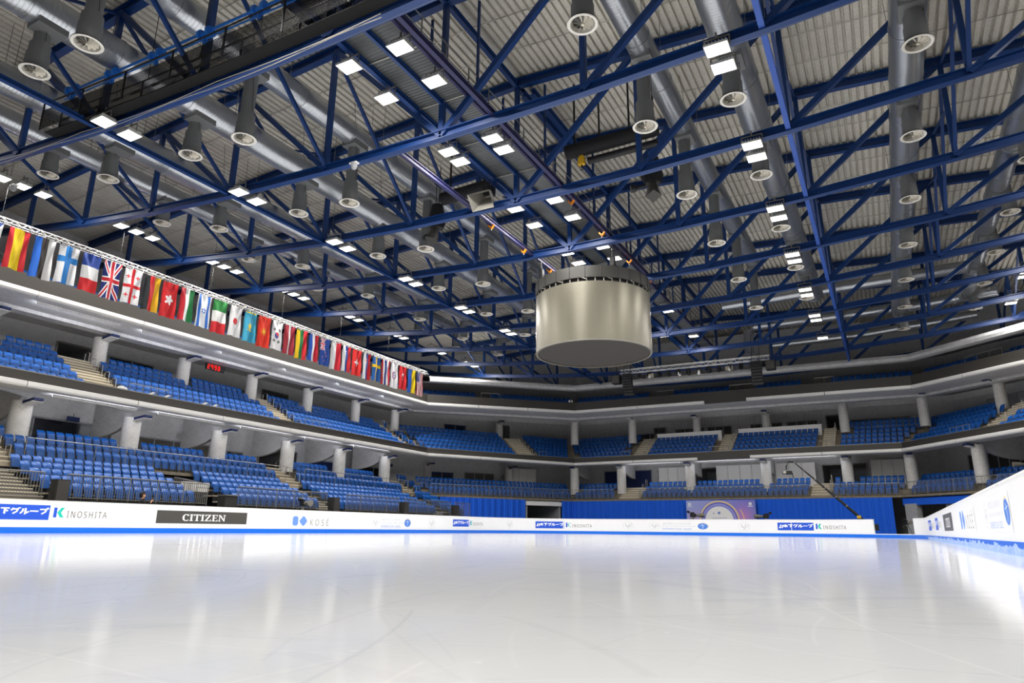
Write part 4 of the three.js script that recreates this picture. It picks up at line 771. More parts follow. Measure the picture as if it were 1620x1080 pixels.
// ---------------------------------------------------------------- central catwalk and the mesh catwalk across the hall
{
  const t = thing('catwalk', 'long central catwalk of dark ribbed plates under the ridge', 'catwalk'), x0 = -14.3, x1 = -12.05, y = 16.0;
  for (let D = 6.6; D < 60; D += 3) {
    const f = new MB(), n = 20; for (let i = 0; i < n; i++) { const z = -(D + 3 * i / n), zm = z - 0.075, ze = z - 0.15; f.quad([x0, y, z], [x1, y, z], [x1, y + 0.03, zm], [x0, y + 0.03, zm]); f.quad([x0, y + 0.03, zm], [x1, y + 0.03, zm], [x1, y, ze], [x0, y, ze]); }
    f.build('floor_plate', M.plate, t); new MB().box((x0 + x1) / 2, y - 0.05, -D, x1 - x0, 0.04, 0.03).build('joint', M.metal, t);
  }
  for (const x of [x0, (x0 + x1) / 2, x1]) new MB().ibeam([x, y - 0.12, -6.6], [x, y - 0.12, -60], x === x0 ? 0.18 : 0.1, 0.22).build('side_beam', x === x1 ? M.rail2 : M.steel, t);
  for (const x of [x0, x1]) { for (const h of [0.5, 1.05]) new MB().cyl([x, y + h, -6.6], [x, y + h, -60], 0.022, 6).build('guard_rail', M.galvDull, t); for (let D = 6.6; D <= 60; D += 1.5) new MB().bar([x, y, -D], [x, y + 1.05, -D], 0.04, 0.04).build('guard_post', M.galvDull, t); }
  for (let D = 12.63; D < 58; D += 6) for (const x of [x0, x1]) new MB().bar([x, y, -D - 0.6], [x, yTop(x - AX), -D - 0.6], 0.09, 0.09).build('hanger', M.steel, t);
  // the mesh catwalk on the nearest truss
  const c = thing('mesh_catwalk', 'black mesh catwalk across the hall along the nearest truss', 'catwalk'), D0 = 12.3, D1 = 12.45, xa = -27.3, xb = 3;
  const cy = (x) => yBot(x - AX) + 0.02;
  for (let x = xa; x < xb; x += 2.6) {
    const xe = Math.min(xb, x + 2.6);
    new MB().bar([x, cy(x), -(D1 - 0.26)], [xe, cy(xe), -(D1 - 0.26)], 0.42, 0.04).build('floor_plate', M.mesh, c);
    for (const D of [D0 - 0.5, D1]) new MB().bar([x, cy(x) + 1.15, -D], [xe, cy(xe) + 1.15, -D], 0.04, 0.04).build('guard_rail', M.black, c);
    for (const D of [D0 - 0.5, D1]) new MB().bar([x, cy(x), -D], [x, cy(x) + 1.15, -D], 0.05, 0.05).build('guard_post', M.black, c);
  }
  const mh = new MB();
  for (const D of [D0 - 0.5, D1]) {
    for (let x = xa; x < xb; x += 0.06) mh.bar([x, cy(x), -D], [x, cy(x) + 0.86, -D], 0.014, 0.014);
    for (let j = 1; j < 15; j++) for (let x = xa; x < xb; x += 5.2) { const xe = Math.min(xb, x + 5.2); mh.bar([x, cy(x) + j * 0.06, -D], [xe, cy(xe) + j * 0.06, -D], 0.014, 0.014); }
  }
  mh.build('wire_mesh', M.mesh, c).userData.kind = 'stuff';
  for (let i = 1; i < 11; i++) new MB().bar([AX + (i - 5) * 2.875, cy(AX + (i - 5) * 2.875) + 1.15, -D1], [AX + (i - 5) * 2.875, 20, -D1], 0.02, 0.02).build('hanger', M.black, c);
  // winch shaft with pairs of drums above it
  const s = thing('winch_shaft', 'bright blue winch shaft with pairs of drums above the mesh catwalk', 'winch shaft'), sh = std(0x2a7de0, 0.3, 0.2);
  const sy = (x) => cy(x) + 1.5;
  new MB().tube([[xa + 1, sy(xa + 1), -12.0, 0.045], [-26, sy(-26), -12.0, 0.045], [-14, sy(-14), -12.0, 0.045]], 8).build('shaft', sh, s);
  new MB().tube([[xa + 1, sy(xa + 1) - 0.28, -12.0, 0.03], [-26, sy(-26) - 0.28, -12.0, 0.03], [-14, sy(-14) - 0.28, -12.0, 0.03]], 8).build('lower_bar', sh, s);
  for (let x = xa + 1.2; x < -14.5; x += 2.55) { const b = new MB(), y = sy(x); b.cyl([x, y, -12.0], [x + 0.1, y, -12.0], 0.19, 14).cyl([x + 0.42, y, -12.0], [x + 0.52, y, -12.0], 0.19, 14).cyl([x + 0.1, y, -12.0], [x + 0.42, y, -12.0], 0.1, 12); b.bar([x + 0.26, y - 0.4, -12.0], [x + 0.26, y, -12.0], 0.1, 0.12); b.build('drum', sh, s); }
  // cables slung under the nearest truss
  [0, 1].forEach((k) => { const b = new MB(), p = []; for (let i = 0; i <= 26; i++) { const u = i / 26, x = -33 + u * 22; p.push([x, cy(x) - 0.22 - 0.12 * Math.abs(Math.sin(u * 9 + k)) - 0.07 * k, -12.35 - 0.05 * k, 0.014]); } tag(b.tube(p, 6).build('slung_cable', M.cable), `pale cable slung under the mesh catwalk, ${k ? 'lower' : 'upper'} one`, 'cable'); });
  // black roll of cloth between the second and third trusses
  const r = thing('black_tube', 'black cloth tube hung across the hall beside the catwalk', 'cloth tube');
  new MB().cyl([-11.2, 17.0, -25.75], [-6.95, 17.05, -25.75], 0.33, 18).build('cloth_roll', M.blackCloth, r); new MB().cyl([-10.2, 16.4, -25.9], [-7.0, 16.45, -25.9], 0.16, 12).build('lower_pipe', M.black, r); for (const x of [-10.8, -9.6, -8.2, -7.1]) new MB().bar([x, 17, -25.75], [x, yTop(x - AX), -25.75], 0.07, 0.07).build('hanger', M.black, r);
  const r2 = thing('black_tube', 'black cloth tube hung left of the catwalk', 'cloth tube'); new MB().cyl([-18.4, 16.6, -26.3], [-15.3, 16.65, -26.2], 0.33, 18).build('cloth_roll', M.blackCloth, r2); for (const x of [-17.9, -15.9]) new MB().bar([x, 16.6, -26.25], [x, yTop(x - AX), -26.25], 0.07, 0.07).build('hanger', M.black, r2);
  for (const x of [-15.0]) new MB().box(x, 16.6, -26.2, 0.5, 0.9, 0.9).build('end_box', M.galvDull, r2);
}

// ---------------------------------------------------------------- ventilation ducts with drop diffusers
const bladeG = (() => { const b = new MB(); for (let k = 0; k < 10; k++) { const a = k / 10 * 6.2832, c = a + 0.36, r0 = 0.05, r1 = 0.315; b.quad([Math.cos(a) * r0, 0.0, Math.sin(a) * r0], [Math.cos(a) * r1, 0.0, Math.sin(a) * r1], [Math.cos(c) * r1, 0.13, Math.sin(c) * r1], [Math.cos(c) * r0, 0.05, Math.sin(c) * r0]); } b.cyl([0, -0.02, 0], [0, 0.05, 0], 0.05, 10); return b.geo(); })();
const plateG = new MB().tube([[0, 0.12, 0, 0.3], [0, 0.05, 0, 0.33], [0, 0, 0, 0.37], [0, -0.02, 0, 0.44], [0, 0.0, 0, 0.465], [0, 0.03, 0, 0.465], [0, 0.08, 0, 0.38]], 32, false).geo();
const throatG = new MB().tube([[0, 0.2, 0, 0.34], [0, 0.22, 0, 0.34]], 22).geo();
const coneG = new MB().tube([[0, 1.5, 0, 0.25], [0, 1.12, 0, 0.25], [0, 1.1, 0, 0.27], [0, 1.02, 0, 0.32], [0, 0.66, 0, 0.32], [0, 0.64, 0, 0.35], [0, 0.12, 0, 0.355], [0, 0.1, 0, 0.37]], 22, false).geo();
function duct(label, x, y, r, yd, d0, d1, xd, D0, skip = []) {
  const t = thing('ventilation_duct', label, 'duct');
  for (let D = d0; D < d1 - 0.1; D += 3) { const e = Math.min(d1, D + 3); new MB().tube([[x, y, -D, r], [x, y, -e, r]], 26, D + 3 >= d1 || D === d0).build('duct_length', M.ductSkin, t); new MB().tube([[x, y, -e + 0.05, r + 0.025], [x, y, -e - 0.05, r + 0.025]], 26).build('joint_ring', M.galv, t); }
  for (let D = d0 + 2; D < d1; D += 6) { const b = new MB(); for (const sx of [-1, 1]) b.cyl([x + sx * r * 0.7, y + r * 0.7, -D], [x + sx * r * 0.8, roofY(x), -D], 0.012, 5); b.build('hanger', M.metalDull, t); }
  for (let k = 0; D0 + 6 * k < d1; k++) {
    const D = D0 + 6 * k; if (D < d0) continue;
    const g = new THREE.Group(); g.name = 'drop_diffuser'; g.position.set(xd, yd, -D); t.add(g);
    const m = (n, geo, mat) => { mesh(n, geo, mat, g); };
    m('drum', coneG, M.galvDull); m('throat', throatG, M.galvDull); m('flared_plate', plateG, M.diffuser); m('swirl_blades', bladeG, M.diffuserBlade);
    const nk = new MB().tube([[0, 1.45, 0, 0.26], [(x - xd) * 0.3, Math.max(1.6, y - yd - r - 0.2), 0, 0.26], [x - xd, y - yd, 0, 0.26]], 16, false); nk.box(x - xd, y - yd - r + 0.08, 0, 0.75, 0.35, 0.95); nk.build('neck', M.galvDull, g);
    if (D < 30) new MB().tube([[0.3, 1.1, 0, 0.01], [0.33, 2, 0.1, 0.01], [0.3, y - yd, 0.25, 0.01], [0.1, roofY(xd) - yd, 0.4, 0.01]], 5).build('control_cable', M.black, g);
  }
}
duct('galvanised duct right of the catwalk, first from the centre', -6.28, 18.0, 0.5, 14.73, 3, 46, -6.35, 3.9);
duct('galvanised duct behind the right floodlight pairs', -3.12, 17.1, 0.6, 15.0, 3, 52, -3.2, 4.1);
duct('galvanised duct right of the light blue strut', 2.46, 17.3, 0.58, 15.4, 6, 60, 2.5, 4.4);
duct('galvanised duct at the far right of the roof', 6.95, 18.0, 0.5, 16.5, 12, 60, 7.3, 16.9);
duct('galvanised duct left of the catwalk, first from the centre', -20.12, 18.0, 0.5, 14.65, 3, 50, -20.2, 3.5);
duct('galvanised duct behind the left floodlight pairs', -23.3, 17.1, 0.6, 14.97, 3, 50, -23.6, 3.7);
duct('galvanised duct left of the left strut', -28.9, 17.3, 0.6, 15.42, 3, 52, -29.45, 3.8);
duct('galvanised duct above the flags', -33.4, 18.1, 0.5, 16.44, 3, 52, -33.65, 3.3);
{
  const pipe = (label, pts, r) => { const t = thing('transfer_duct', label, 'duct'); new MB().tube(pts.map((p) => [...p, r]), 20).build('duct_body', M.ductSkin, t); for (let i = 0; i + 1 < pts.length; i++) { const a = pts[i], b = pts[i + 1], m = a.map((q, k) => (q + b[k]) / 2), d = V(b[0] - a[0], b[1] - a[1], b[2] - a[2]).normalize().multiplyScalar(0.05); new MB().tube([[m[0] - d.x, m[1] - d.y, m[2] - d.z, r + 0.025], [m[0] + d.x, m[1] + d.y, m[2] + d.z, r + 0.025]], 20).build('joint_ring', M.galv, t); } };
  pipe('shiny cross duct behind the scoreboard, upper right', [[-10.1, 18.0, -54.7], [-4.7, 18, -54.1], [2.4, 18.1, -54.0], [7, 18.1, -53.6]], 0.42);
  pipe('shiny cross duct lower behind the light truss', [[-9.4, 15.5, -61.6], [-9.4, 17.6, -61.7], [-8.8, 18.0, -61.8], [-2, 18, -61.6], [3.6, 18, -61.4], [9, 18, -60]], 0.42);
  pipe('third shiny cross duct farthest behind the light truss', [[-8, 17.2, -66], [0, 17.3, -66], [8, 17.4, -64]], 0.35);
  pipe('cross duct on the left behind the scoreboard', [[-29, 17.4, -52.5], [-24, 17.6, -52.6], [-19, 17.8, -53]], 0.42);
}

// ---------------------------------------------------------------- floodlights
const lampBody = (() => { const b = new MB(); b.box(0, 0.05, 0, 0.72, 0.07, 0.58); for (let i = 0; i < 7; i++) b.box(-0.3 + i * 0.1, 0.13, 0, 0.02, 0.1, 0.5); return b.geo(); })();
const lampLens = (() => { const b = new MB(); for (let i = 0; i < 4; i++) { const x = -0.255 + i * 0.17; b.quad([x - 0.078, 0.008, -0.26], [x + 0.078, 0.008, -0.26], [x + 0.078, 0.008, 0.26], [x - 0.078, 0.008, 0.26]); } return b.geo(); })();
const lampYoke = (() => { const b = new MB(); b.bar([-0.38, 0.08, 0], [-0.38, 0.42, 0], 0.04, 0.02).bar([0.38, 0.08, 0], [0.38, 0.42, 0], 0.04, 0.02).bar([-0.38, 0.42, 0], [0.38, 0.42, 0], 0.04, 0.04).bar([0, 0.42, 0], [0, 0.62, 0], 0.05, 0.05); return b.geo(); })();
function floodlight(x, y, D, label, tiltX = 0) {
  const t = thing('floodlight', label, 'floodlight', [x, y, -D]);
  mesh('housing', lampBody, M.lampBody, t); mesh('glowing_lens', lampLens, M.glow, t); mesh('yoke', lampYoke, M.metalDull, t);
  const l = new THREE.RectAreaLight(0xfffbf5, LAMP, 0.68, 0.52); l.position.y = -0.04; l.rotation.x = -Math.PI / 2; t.add(l);
  t.rotation.z = tiltX; return t;
}
{
  const row = (Ds, x, y, lab, seen) => { const hid = Ds.filter((D) => D < seen).length; Ds.forEach((D, i) => floodlight(x, y, D, i < hid ? `floodlight ${lab}, ${ORD[hid - 1 - i]} one above the picture edge` : `glowing floodlight ${lab}, ${ORD[i - hid]} from the camera`)); };
  row([2.7, 4.6, 8.7, 10.6, 14.7, 16.68, 20.74, 21.62, 26.6, 28.66, 32.74, 34.41, 44.7, 46.2, 51.7], -14.3, 15.23, 'left of the central catwalk', 14);
  row([2.7, 4.6, 8.7, 10.6, 14.7, 16.64, 20.68, 21.6, 26.57, 28.65, 32.72, 34.63, 44.7, 45.5, 52.72], -12.18, 15.2, 'under the right half of the central catwalk', 14);
  const pair = [], trip = []; for (let k = -2; k <= 6; k++) pair.push(12.07 + 6.02 * k, 13.06 + 6.02 * k); for (let k = -2; k <= 7; k++) trip.push(14.5 + 6.03 * k, 15.4 + 6.03 * k, 16.4 + 6.03 * k);
  row(pair.filter((d) => d > 2), -23.45, 14.36, 'in the row of pairs on the left', 12);
  row([0.4, 1.4, 6.4, 7.4, 12.4, 13.4, 18.37, 19.3, 24.41, 25.4, 30.37, 31.45, 36.4, 37.41, 42.49, 43.6, 48.3, 49.45, 54.5], -3.0, 14.36, 'in the row of pairs on the right', 18);
  const tri3 = (x, dz, first, lab) => trip.filter((d) => d > 2).forEach((D, i) => { const g = Math.floor(i / 3), p = ['first', 'second', 'third'][i % 3]; floodlight(x, 16.45, D - dz, g < first ? `glowing floodlight outside the picture ${lab}, ${p} of triple ${ORD[g]}` : `glowing floodlight, ${p} of the ${ORD[g - first]} triple from the camera, ${lab}`); });
  tri3(-36.1, 0, 2, 'above the flags'); tri3(9.42, 0.1, 8, 'along the right side');
}

// ---------------------------------------------------------------- round scoreboard
{
  const cx = -13.1, cD = 33.4, R = 3.1, y0 = 9.4, y1 = 12.5;
  const t = thing('scoreboard', 'large round scoreboard drum of grey beige screen panels under the catwalk', 'scoreboard', [cx, y0, -cD]);
  const led = dataTex(256, 256, (i, j) => { const px = (i % 4 < 3 && j % 4 < 3) ? 0 : -30, v = 136 + px + 40 * (hash2(i, j, 4) - 0.5); return [v, v * 0.97, v * 0.86]; }, true);
  led.repeat.set(1.2, 1.2);
  const lm = std(0xffffff, 0.36, 0.45, { map: led }), n = 40;
  for (let i = 0; i < n; i++) {
    const a = i / n * 6.28319, c = (i + 1) / n * 6.28319 - 0.0012, P = (q, r, y) => [Math.cos(q) * r, y, Math.sin(q) * r], b = new MB(), H = y1 - y0;
    for (const [q0, q1] of [[a, (a + c) / 2], [(a + c) / 2, c]]) {
      const n0 = [Math.cos(q0), 0, Math.sin(q0)], n1 = [Math.cos(q1), 0, Math.sin(q1)], u0 = q0 * R, u1 = q1 * R;
      b.tri(P(q1, R, 0), P(q0, R, 0), P(q1, R, H), [u1, 0], [u0, 0], [u1, H], n1, n0, n1); b.tri(P(q0, R, 0), P(q0, R, H), P(q1, R, H), [u0, 0], [u0, H], [u1, H], n0, n0, n1);
      b.quad(P(q0, R, 0), P(q1, R, 0), P(q1, R - 0.1, 0), P(q0, R - 0.1, 0)); b.quad(P(q0, R - 0.1, 0), P(q1, R - 0.1, 0), P(q1, R - 0.1, H), P(q0, R - 0.1, H));
    }
    b.build('screen_panel', lm, t);
  }
  new MB().tube([[0, 0.06, 0, R - 0.06], [0, 0.12, 0, R - 0.06]], 64).build('underside', std(0x241f1a, 0.7), t);
  new MB().tube([[0, 0, 0, R + 0.01], [0, 0.05, 0, R + 0.02]], 64, false).build('bottom_rim', M.metalDull, t);
  const H = y1 - y0, fr = new MB(); for (let i = 0; i < 44; i++) { const a = i / 44 * 6.28319; fr.bar([Math.cos(a) * (R - 0.05), H, Math.sin(a) * (R - 0.05)], [Math.cos(a) * (R - 0.05), H + 0.22, Math.sin(a) * (R - 0.05)], 0.05, 0.05); if (i % 3 === 0) fr.bar([Math.cos(a) * R, H + 0.1, Math.sin(a) * R], [Math.cos(a + 0.1) * R, H + 0.22, Math.sin(a + 0.1) * R], 0.04, 0.04); }
  fr.build('frame', M.metalDull, t);
  new MB().tube([[0, H + 0.02, 0, R - 0.15], [0, H + 0.22, 0, R - 0.15]], 64).build('inner_drum', M.black, t);
  new MB().tube([[0, H + 0.2, 0, R + 0.03], [0, H + 0.82, 0, R + 0.03], [0, H + 0.85, 0, R - 0.05]], 64).build('dark_ring', std(0x3b3a37, 0.5), t);
  for (let i = 0; i < 24; i++) { const a = i / 24 * 6.28319; new MB().bar([Math.cos(a) * (R + 0.04), H + 0.2, Math.sin(a) * (R + 0.04)], [Math.cos(a) * (R + 0.04), H + 0.83, Math.sin(a) * (R + 0.04)], 0.02, 0.02).build('seam', M.black, t); }
  for (const [x, z] of [[-2.2, 1.9], [-2.2, -1.9], [1.9, 1.9], [1.9, -1.9]]) { new MB().box(x, H + 1.25, z, 0.24, 0.5, 0.24).build('hoist_motor', M.black, t); new MB().cyl([x, H + 1.5, z], [x, 14.45 - y0, z], 0.025, 6).build('chain', M.metalDull, t); }
  new MB().bar([-2.4, H + 0.97, 0], [2.4, H + 0.97, 0], 0.06, 0.06).build('top_bar', M.alu, t);
  const hooks = [[-15.4, 26.2], [-15.4, 29.6], [-15.4, 32.8], [-10.95, 25.6], [-10.95, 29.4], [-10.95, 33.5], [-10.95, 37]];
  hooks.forEach(([x, D], i) => { const c = thing('rail_clamp', `orange clamp on the ${i < 3 ? 'left' : 'right'} hoist rail, ${ORD[i < 3 ? i : i - 3]} from the camera`, 'clamp', [x, 14.4, -D]); new MB().bar([-0.14, 0.08, 0], [0, -0.1, 0], 0.12, 0.07).bar([0.14, 0.08, 0], [0, -0.1, 0], 0.12, 0.07).build('jaw', M.orange, c); new MB().cyl([0, -0.1, 0], [0, -0.2, 0], 0.03, 8).build('eye', M.metalDull, c); });
}

// ---------------------------------------------------------------- flags on their truss
const XF = -36.5;
{
  const t = thing('flag_truss', 'white aluminium truss carrying the row of hanging flags', 'truss'), y = 14.62, D0 = 12, D1 = 50.8;
  const sag = (D) => (D > 20 ? -0.014 * (D - 20) : 0);
  for (let D = D0; D < D1; D += 3) {
    const E = Math.min(D1, D + 3), a = sag(D), c = sag(E), b = new MB();
    b.cyl([XF, y + 0.14 + a, -D], [XF, y + 0.14 + c, -E], 0.03, 8).cyl([XF - 0.14, y - 0.1 + a, -D], [XF - 0.14, y - 0.1 + c, -E], 0.025, 8).cyl([XF + 0.14, y - 0.1 + a, -D], [XF + 0.14, y - 0.1 + c, -E], 0.025, 8); b.build('tube', M.white, t);
    const k = new MB(), m = Math.round((E - D) / 0.3); for (let i = 0; i < m; i++) { const z0 = D + (E - D) * i / m, z1 = D + (E - D) * (i + 1) / m, s = a; for (const sx of [-0.14, 0.14]) k.cyl([XF + (i % 2 ? sx : 0), y + (i % 2 ? -0.1 : 0.14) + s, -z0], [XF + (i % 2 ? 0 : sx), y + (i % 2 ? 0.14 : -0.1) + s, -z1], 0.012, 5); } k.build('bracing', M.white, t);
  }
  for (let D = 15; D < D1; D += 6) new MB().cyl([XF, y + 0.14, -D], [XF, yTop(XF - AX), -D], 0.01, 5).build('hanger', M.black, t);
  // the flags: name, drawing on a 200 x 390 hanging cloth
  const W = 200, H = 390, vert = (...c) => (x) => c.forEach((k, i) => { x.fillStyle = k; x.fillRect(i * W / c.length, 0, W / c.length + 1, H); }), hor = (...c) => (x) => c.forEach((k, i) => { x.fillStyle = k; x.fillRect(0, i * H / c.length, W, H / c.length + 1); });
  const fill = (x, c) => { x.fillStyle = c; x.fillRect(0, 0, W, H); }, disc = (x, c, a, b, r) => { x.fillStyle = c; x.beginPath(); x.arc(a, b, r, 0, 7); x.fill(); };
  const cross = (x, c, w, cx = W / 2, cy = H / 2) => { x.fillStyle = c; x.fillRect(cx - w / 2, 0, w, H); x.fillRect(0, cy - w / 2, W, w); };
  const star = (x, c, a, b, r, n = 5, rot = 0) => { x.fillStyle = c; x.beginPath(); for (let i = 0; i < n * 2; i++) { const q = rot + i * Math.PI / n - HALF, rr = i % 2 ? r * 0.42 : r; x.lineTo(a + Math.cos(q) * rr, b + Math.sin(q) * rr); } x.fill(); };
  const union = (x, w, h) => { x.fillStyle = '#1f2f7a'; x.fillRect(0, 0, w, h); x.lineCap = 'butt'; for (const [c, lw] of [['#fff', 0.19], ['#d22433', 0.08]]) { x.strokeStyle = c; x.lineWidth = w * lw; x.beginPath(); x.moveTo(0, 0); x.lineTo(w, h); x.moveTo(w, 0); x.lineTo(0, h); x.stroke(); } x.fillStyle = '#fff'; x.fillRect(w * 0.34, 0, w * 0.32, h); x.fillRect(0, h / 2 - w * 0.16, w, w * 0.32); x.fillStyle = '#d22433'; x.fillRect(w * 0.41, 0, w * 0.18, h); x.fillRect(0, h / 2 - w * 0.09, w, w * 0.18); };
  const F = [
    ['blue, white and red flag at the left edge of the picture', (x) => { fill(x, '#f2f2f2'); x.fillStyle = '#cf2b33'; x.fillRect(0, 0, W / 2, H); x.fillStyle = '#2b4a9b'; x.beginPath(); x.moveTo(0, 0); x.lineTo(W, 0); x.lineTo(W / 2, H * 0.42); x.fill(); }],
    ['red and yellow vertical striped flag', (x) => { fill(x, '#e9c912'); x.fillStyle = '#cf2530'; x.fillRect(0, 0, W / 4, H); x.fillRect(W * 0.75, 0, W / 4, H); }],
    ['blue, black and white vertical striped flag', vert('#1a63c8', '#2c2622', '#e8e8e8')],
    ['white flag with a light blue cross', (x) => { fill(x, '#ecedef'); cross(x, '#2f86d6', 62, W / 2, H * 0.36); }],
    ['blue, white and red horizontal striped flag', hor('#24479f', '#eceded', '#dc2a30')],
    ['blue flag with a red and white union of crosses', (x) => union(x, W, H)],
    ['white flag with a red cross and four small crosses', (x) => { fill(x, '#efeff0'); cross(x, '#dd2430', 36); for (const a of [0.22, 0.78]) for (const b of [0.23, 0.77]) { x.fillStyle = '#dd2430'; x.fillRect(W * a - 6, H * b - 24, 12, 48); x.fillRect(W * a - 24, H * b - 6, 48, 12); } }],
    ['black, red and gold vertical striped flag', vert('#22262a', '#d3242a', '#eeb521')],
    ['red flag with a white five petal flower', (x) => { fill(x, '#d8262c'); for (let i = 0; i < 5; i++) { x.save(); x.translate(W / 2, H / 2); x.rotate(i * 1.2566); x.fillStyle = '#f2f2f2'; x.beginPath(); x.ellipse(8, -30, 17, 30, 0.35, 0, 7); x.fill(); x.restore(); } }],
    ['red, white and green vertical striped flag', vert('#cf2a38', '#eef0ee', '#2d8a4e')],
    ['white flag with two blue bars and a six pointed star', (x) => { fill(x, '#e9edf3'); x.fillStyle = '#2f74d8'; x.fillRect(18, 0, 30, H); x.fillRect(W - 48, 0, 30, H); x.strokeStyle = '#2f66c8'; x.lineWidth = 8; for (const r of [0, Math.PI]) { x.beginPath(); for (let i = 0; i < 4; i++) { const q = r + i * 2.0944 - HALF; x.lineTo(W / 2 + Math.cos(q) * 36, H / 2 + Math.sin(q) * 36); } x.stroke(); } }],
    ['green, white and red horizontal striped flag', hor('#2f8742', '#eeeeec', '#d5262f')],
    ['white flag with a red disc', (x) => { fill(x, '#eeeeef'); disc(x, '#d8232f', W / 2, H / 2, 44); }],
    ['turquoise flag with a golden sun', (x) => { fill(x, '#3fa6c8'); star(x, '#e8c92e', W / 2, H * 0.5, 52, 16); disc(x, '#e8c92e', W / 2, H * 0.5, 34); x.fillStyle = '#e8c92e'; x.beginPath(); x.ellipse(W / 2, H * 0.61, 58, 14, 0, 0, 3.14); x.fill(); x.fillRect(10, 8, W - 20, 16); }],
    ['orange red flag with a golden sun', (x) => { fill(x, '#ea3a26'); star(x, '#f0c62e', W / 2, H / 2, 60, 20); disc(x, '#ea3a26', W / 2, H / 2, 32); disc(x, '#f0c62e', W / 2, H / 2, 24); }],
    ['white flag with a red and blue disc and black bars', (x) => { fill(x, '#eeeeef'); x.save(); x.translate(W / 2, H / 2); x.rotate(HALF * 0.9); x.fillStyle = '#d02a36'; x.beginPath(); x.arc(0, 0, 44, Math.PI, 0); x.fill(); x.fillStyle = '#1f4aa0'; x.beginPath(); x.arc(0, 0, 44, 0, Math.PI); x.fill(); disc(x, '#d02a36', -22, 0, 22); disc(x, '#1f4aa0', 22, 0, 22); x.restore(); x.fillStyle = '#222'; for (const a of [-1, 1]) for (const b of [-1, 1]) { x.save(); x.translate(W / 2 + a * 52, H / 2 + b * 78); x.rotate(a * b * -0.6); for (let i = -1; i < 2; i++) x.fillRect(-22, i * 12 - 4, 44, 8); x.restore(); } }],
    ['maroon flag with a narrow white vertical stripe', (x) => { fill(x, '#9c2434'); x.fillStyle = '#ecebea'; x.fillRect(W * 0.4, 0, W * 0.2, H); }],
    ['yellow, green and red vertical striped flag', vert('#f2c81e', '#2b8a50', '#d3252f')],
    ['blue, white and red vertical striped flag', vert('#2452b0', '#efefef', '#d0263a')],
    ['blue flag with a small union corner and red stars', (x) => { fill(x, '#234aa0'); union(x, W * 0.5, H * 0.45); for (const [a, b] of [[0.3, 0.7], [0.72, 0.62], [0.55, 0.82], [0.6, 0.52]]) { star(x, '#fff', W * a, H * b, 17); star(x, '#d8232f', W * a, H * b, 13); } }],
    ['white and red vertical striped flag', vert('#ececec', '#d5283a')],
    ['white, blue, red vertical striped flag with blue shield', (x) => { vert('#ececee', '#2250a8', '#d5262f')(x); x.fillStyle = '#f4f4f4'; x.fillRect(58, 78, 36, 46); disc(x, '#2f5fc0', 76, 104, 16); }],
    ['red flag with a white cross', (x) => { fill(x, '#dc2a2a'); x.fillStyle = '#f2f2f2'; x.fillRect(W / 2 - 16, H / 2 - 54, 32, 108); x.fillRect(W / 2 - 54, H / 2 - 16, 108, 32); }],
    ['white, blue, red vertical striped flag with red shield', (x) => { vert('#ececee', '#2250a8', '#d5262f')(x); x.fillStyle = '#f2f2f2'; x.fillRect(52, 80, 48, 62); x.fillStyle = '#d5262f'; x.fillRect(58, 84, 36, 50); }],
    ['blue flag with a yellow cross', (x) => { fill(x, '#2360ae'); cross(x, '#f2c81e', 48, W / 2, H * 0.38); }],
    ['red, white and blue five striped flag', (x) => { fill(x, '#d02a3c'); x.fillStyle = '#eee'; x.fillRect(W / 6, 0, W * 2 / 3, H); x.fillStyle = '#2a3f92'; x.fillRect(W / 3, 0, W / 3, H); }],
    ['white flag with a blue and red flower outline', (x) => { fill(x, '#eeeef1'); x.lineWidth = 9; for (const [c, r] of [['#d83a4e', 62], ['#3a5fc4', 54]]) { x.strokeStyle = c; x.beginPath(); for (let i = 0; i <= 60; i++) { const q = i / 60 * 6.2832, rr = r + 8 * Math.cos(5 * q); x.lineTo(W / 2 + Math.cos(q) * rr, H / 2 + Math.sin(q) * rr); } x.stroke(); } disc(x, '#3a5fc4', W / 2, H / 2 - 10, 16); }],
    ['red flag with a white crescent and star', (x) => { fill(x, '#d8242e'); disc(x, '#f2f2f2', W / 2, H * 0.42, 46); disc(x, '#d8242e', W / 2, H * 0.42 + 13, 37); star(x, '#f2f2f2', W / 2, H * 0.57, 24, 5, Math.PI); }],
    ['blue and yellow vertical striped flag', vert('#2a63c8', '#f2d21e')],
    ['flag with red and white stripes and a starry blue corner', (x) => { for (let i = 0; i < 13; i++) { x.fillStyle = i % 2 ? '#f0f0f0' : '#c92a3e'; x.fillRect(i * W / 13, 0, W / 13 + 1, H); } x.fillStyle = '#2a3a80'; x.fillRect(0, 0, W * 7 / 13, H * 0.4); for (let i = 0; i < 5; i++) for (let j = 0; j < 6; j++) star(x, '#f0f0f0', 12 + i * 22, 14 + j * 24, 7); }],
  ];
  const cells = [14.6]; const Dc = [15.85, 17.06, 18.25, 19.45, 20.62, 21.83, 23.03, 24.18, 25.36, 26.58, 27.74, 29.0, 30.2, 31.4, 32.56, 33.7, 34.88, 36.1, 37.3, 38.5, 39.72, 40.93, 42.17, 43.38, 44.6, 45.8, 47.0, 48.3, 49.5]; cells.push(...Dc);
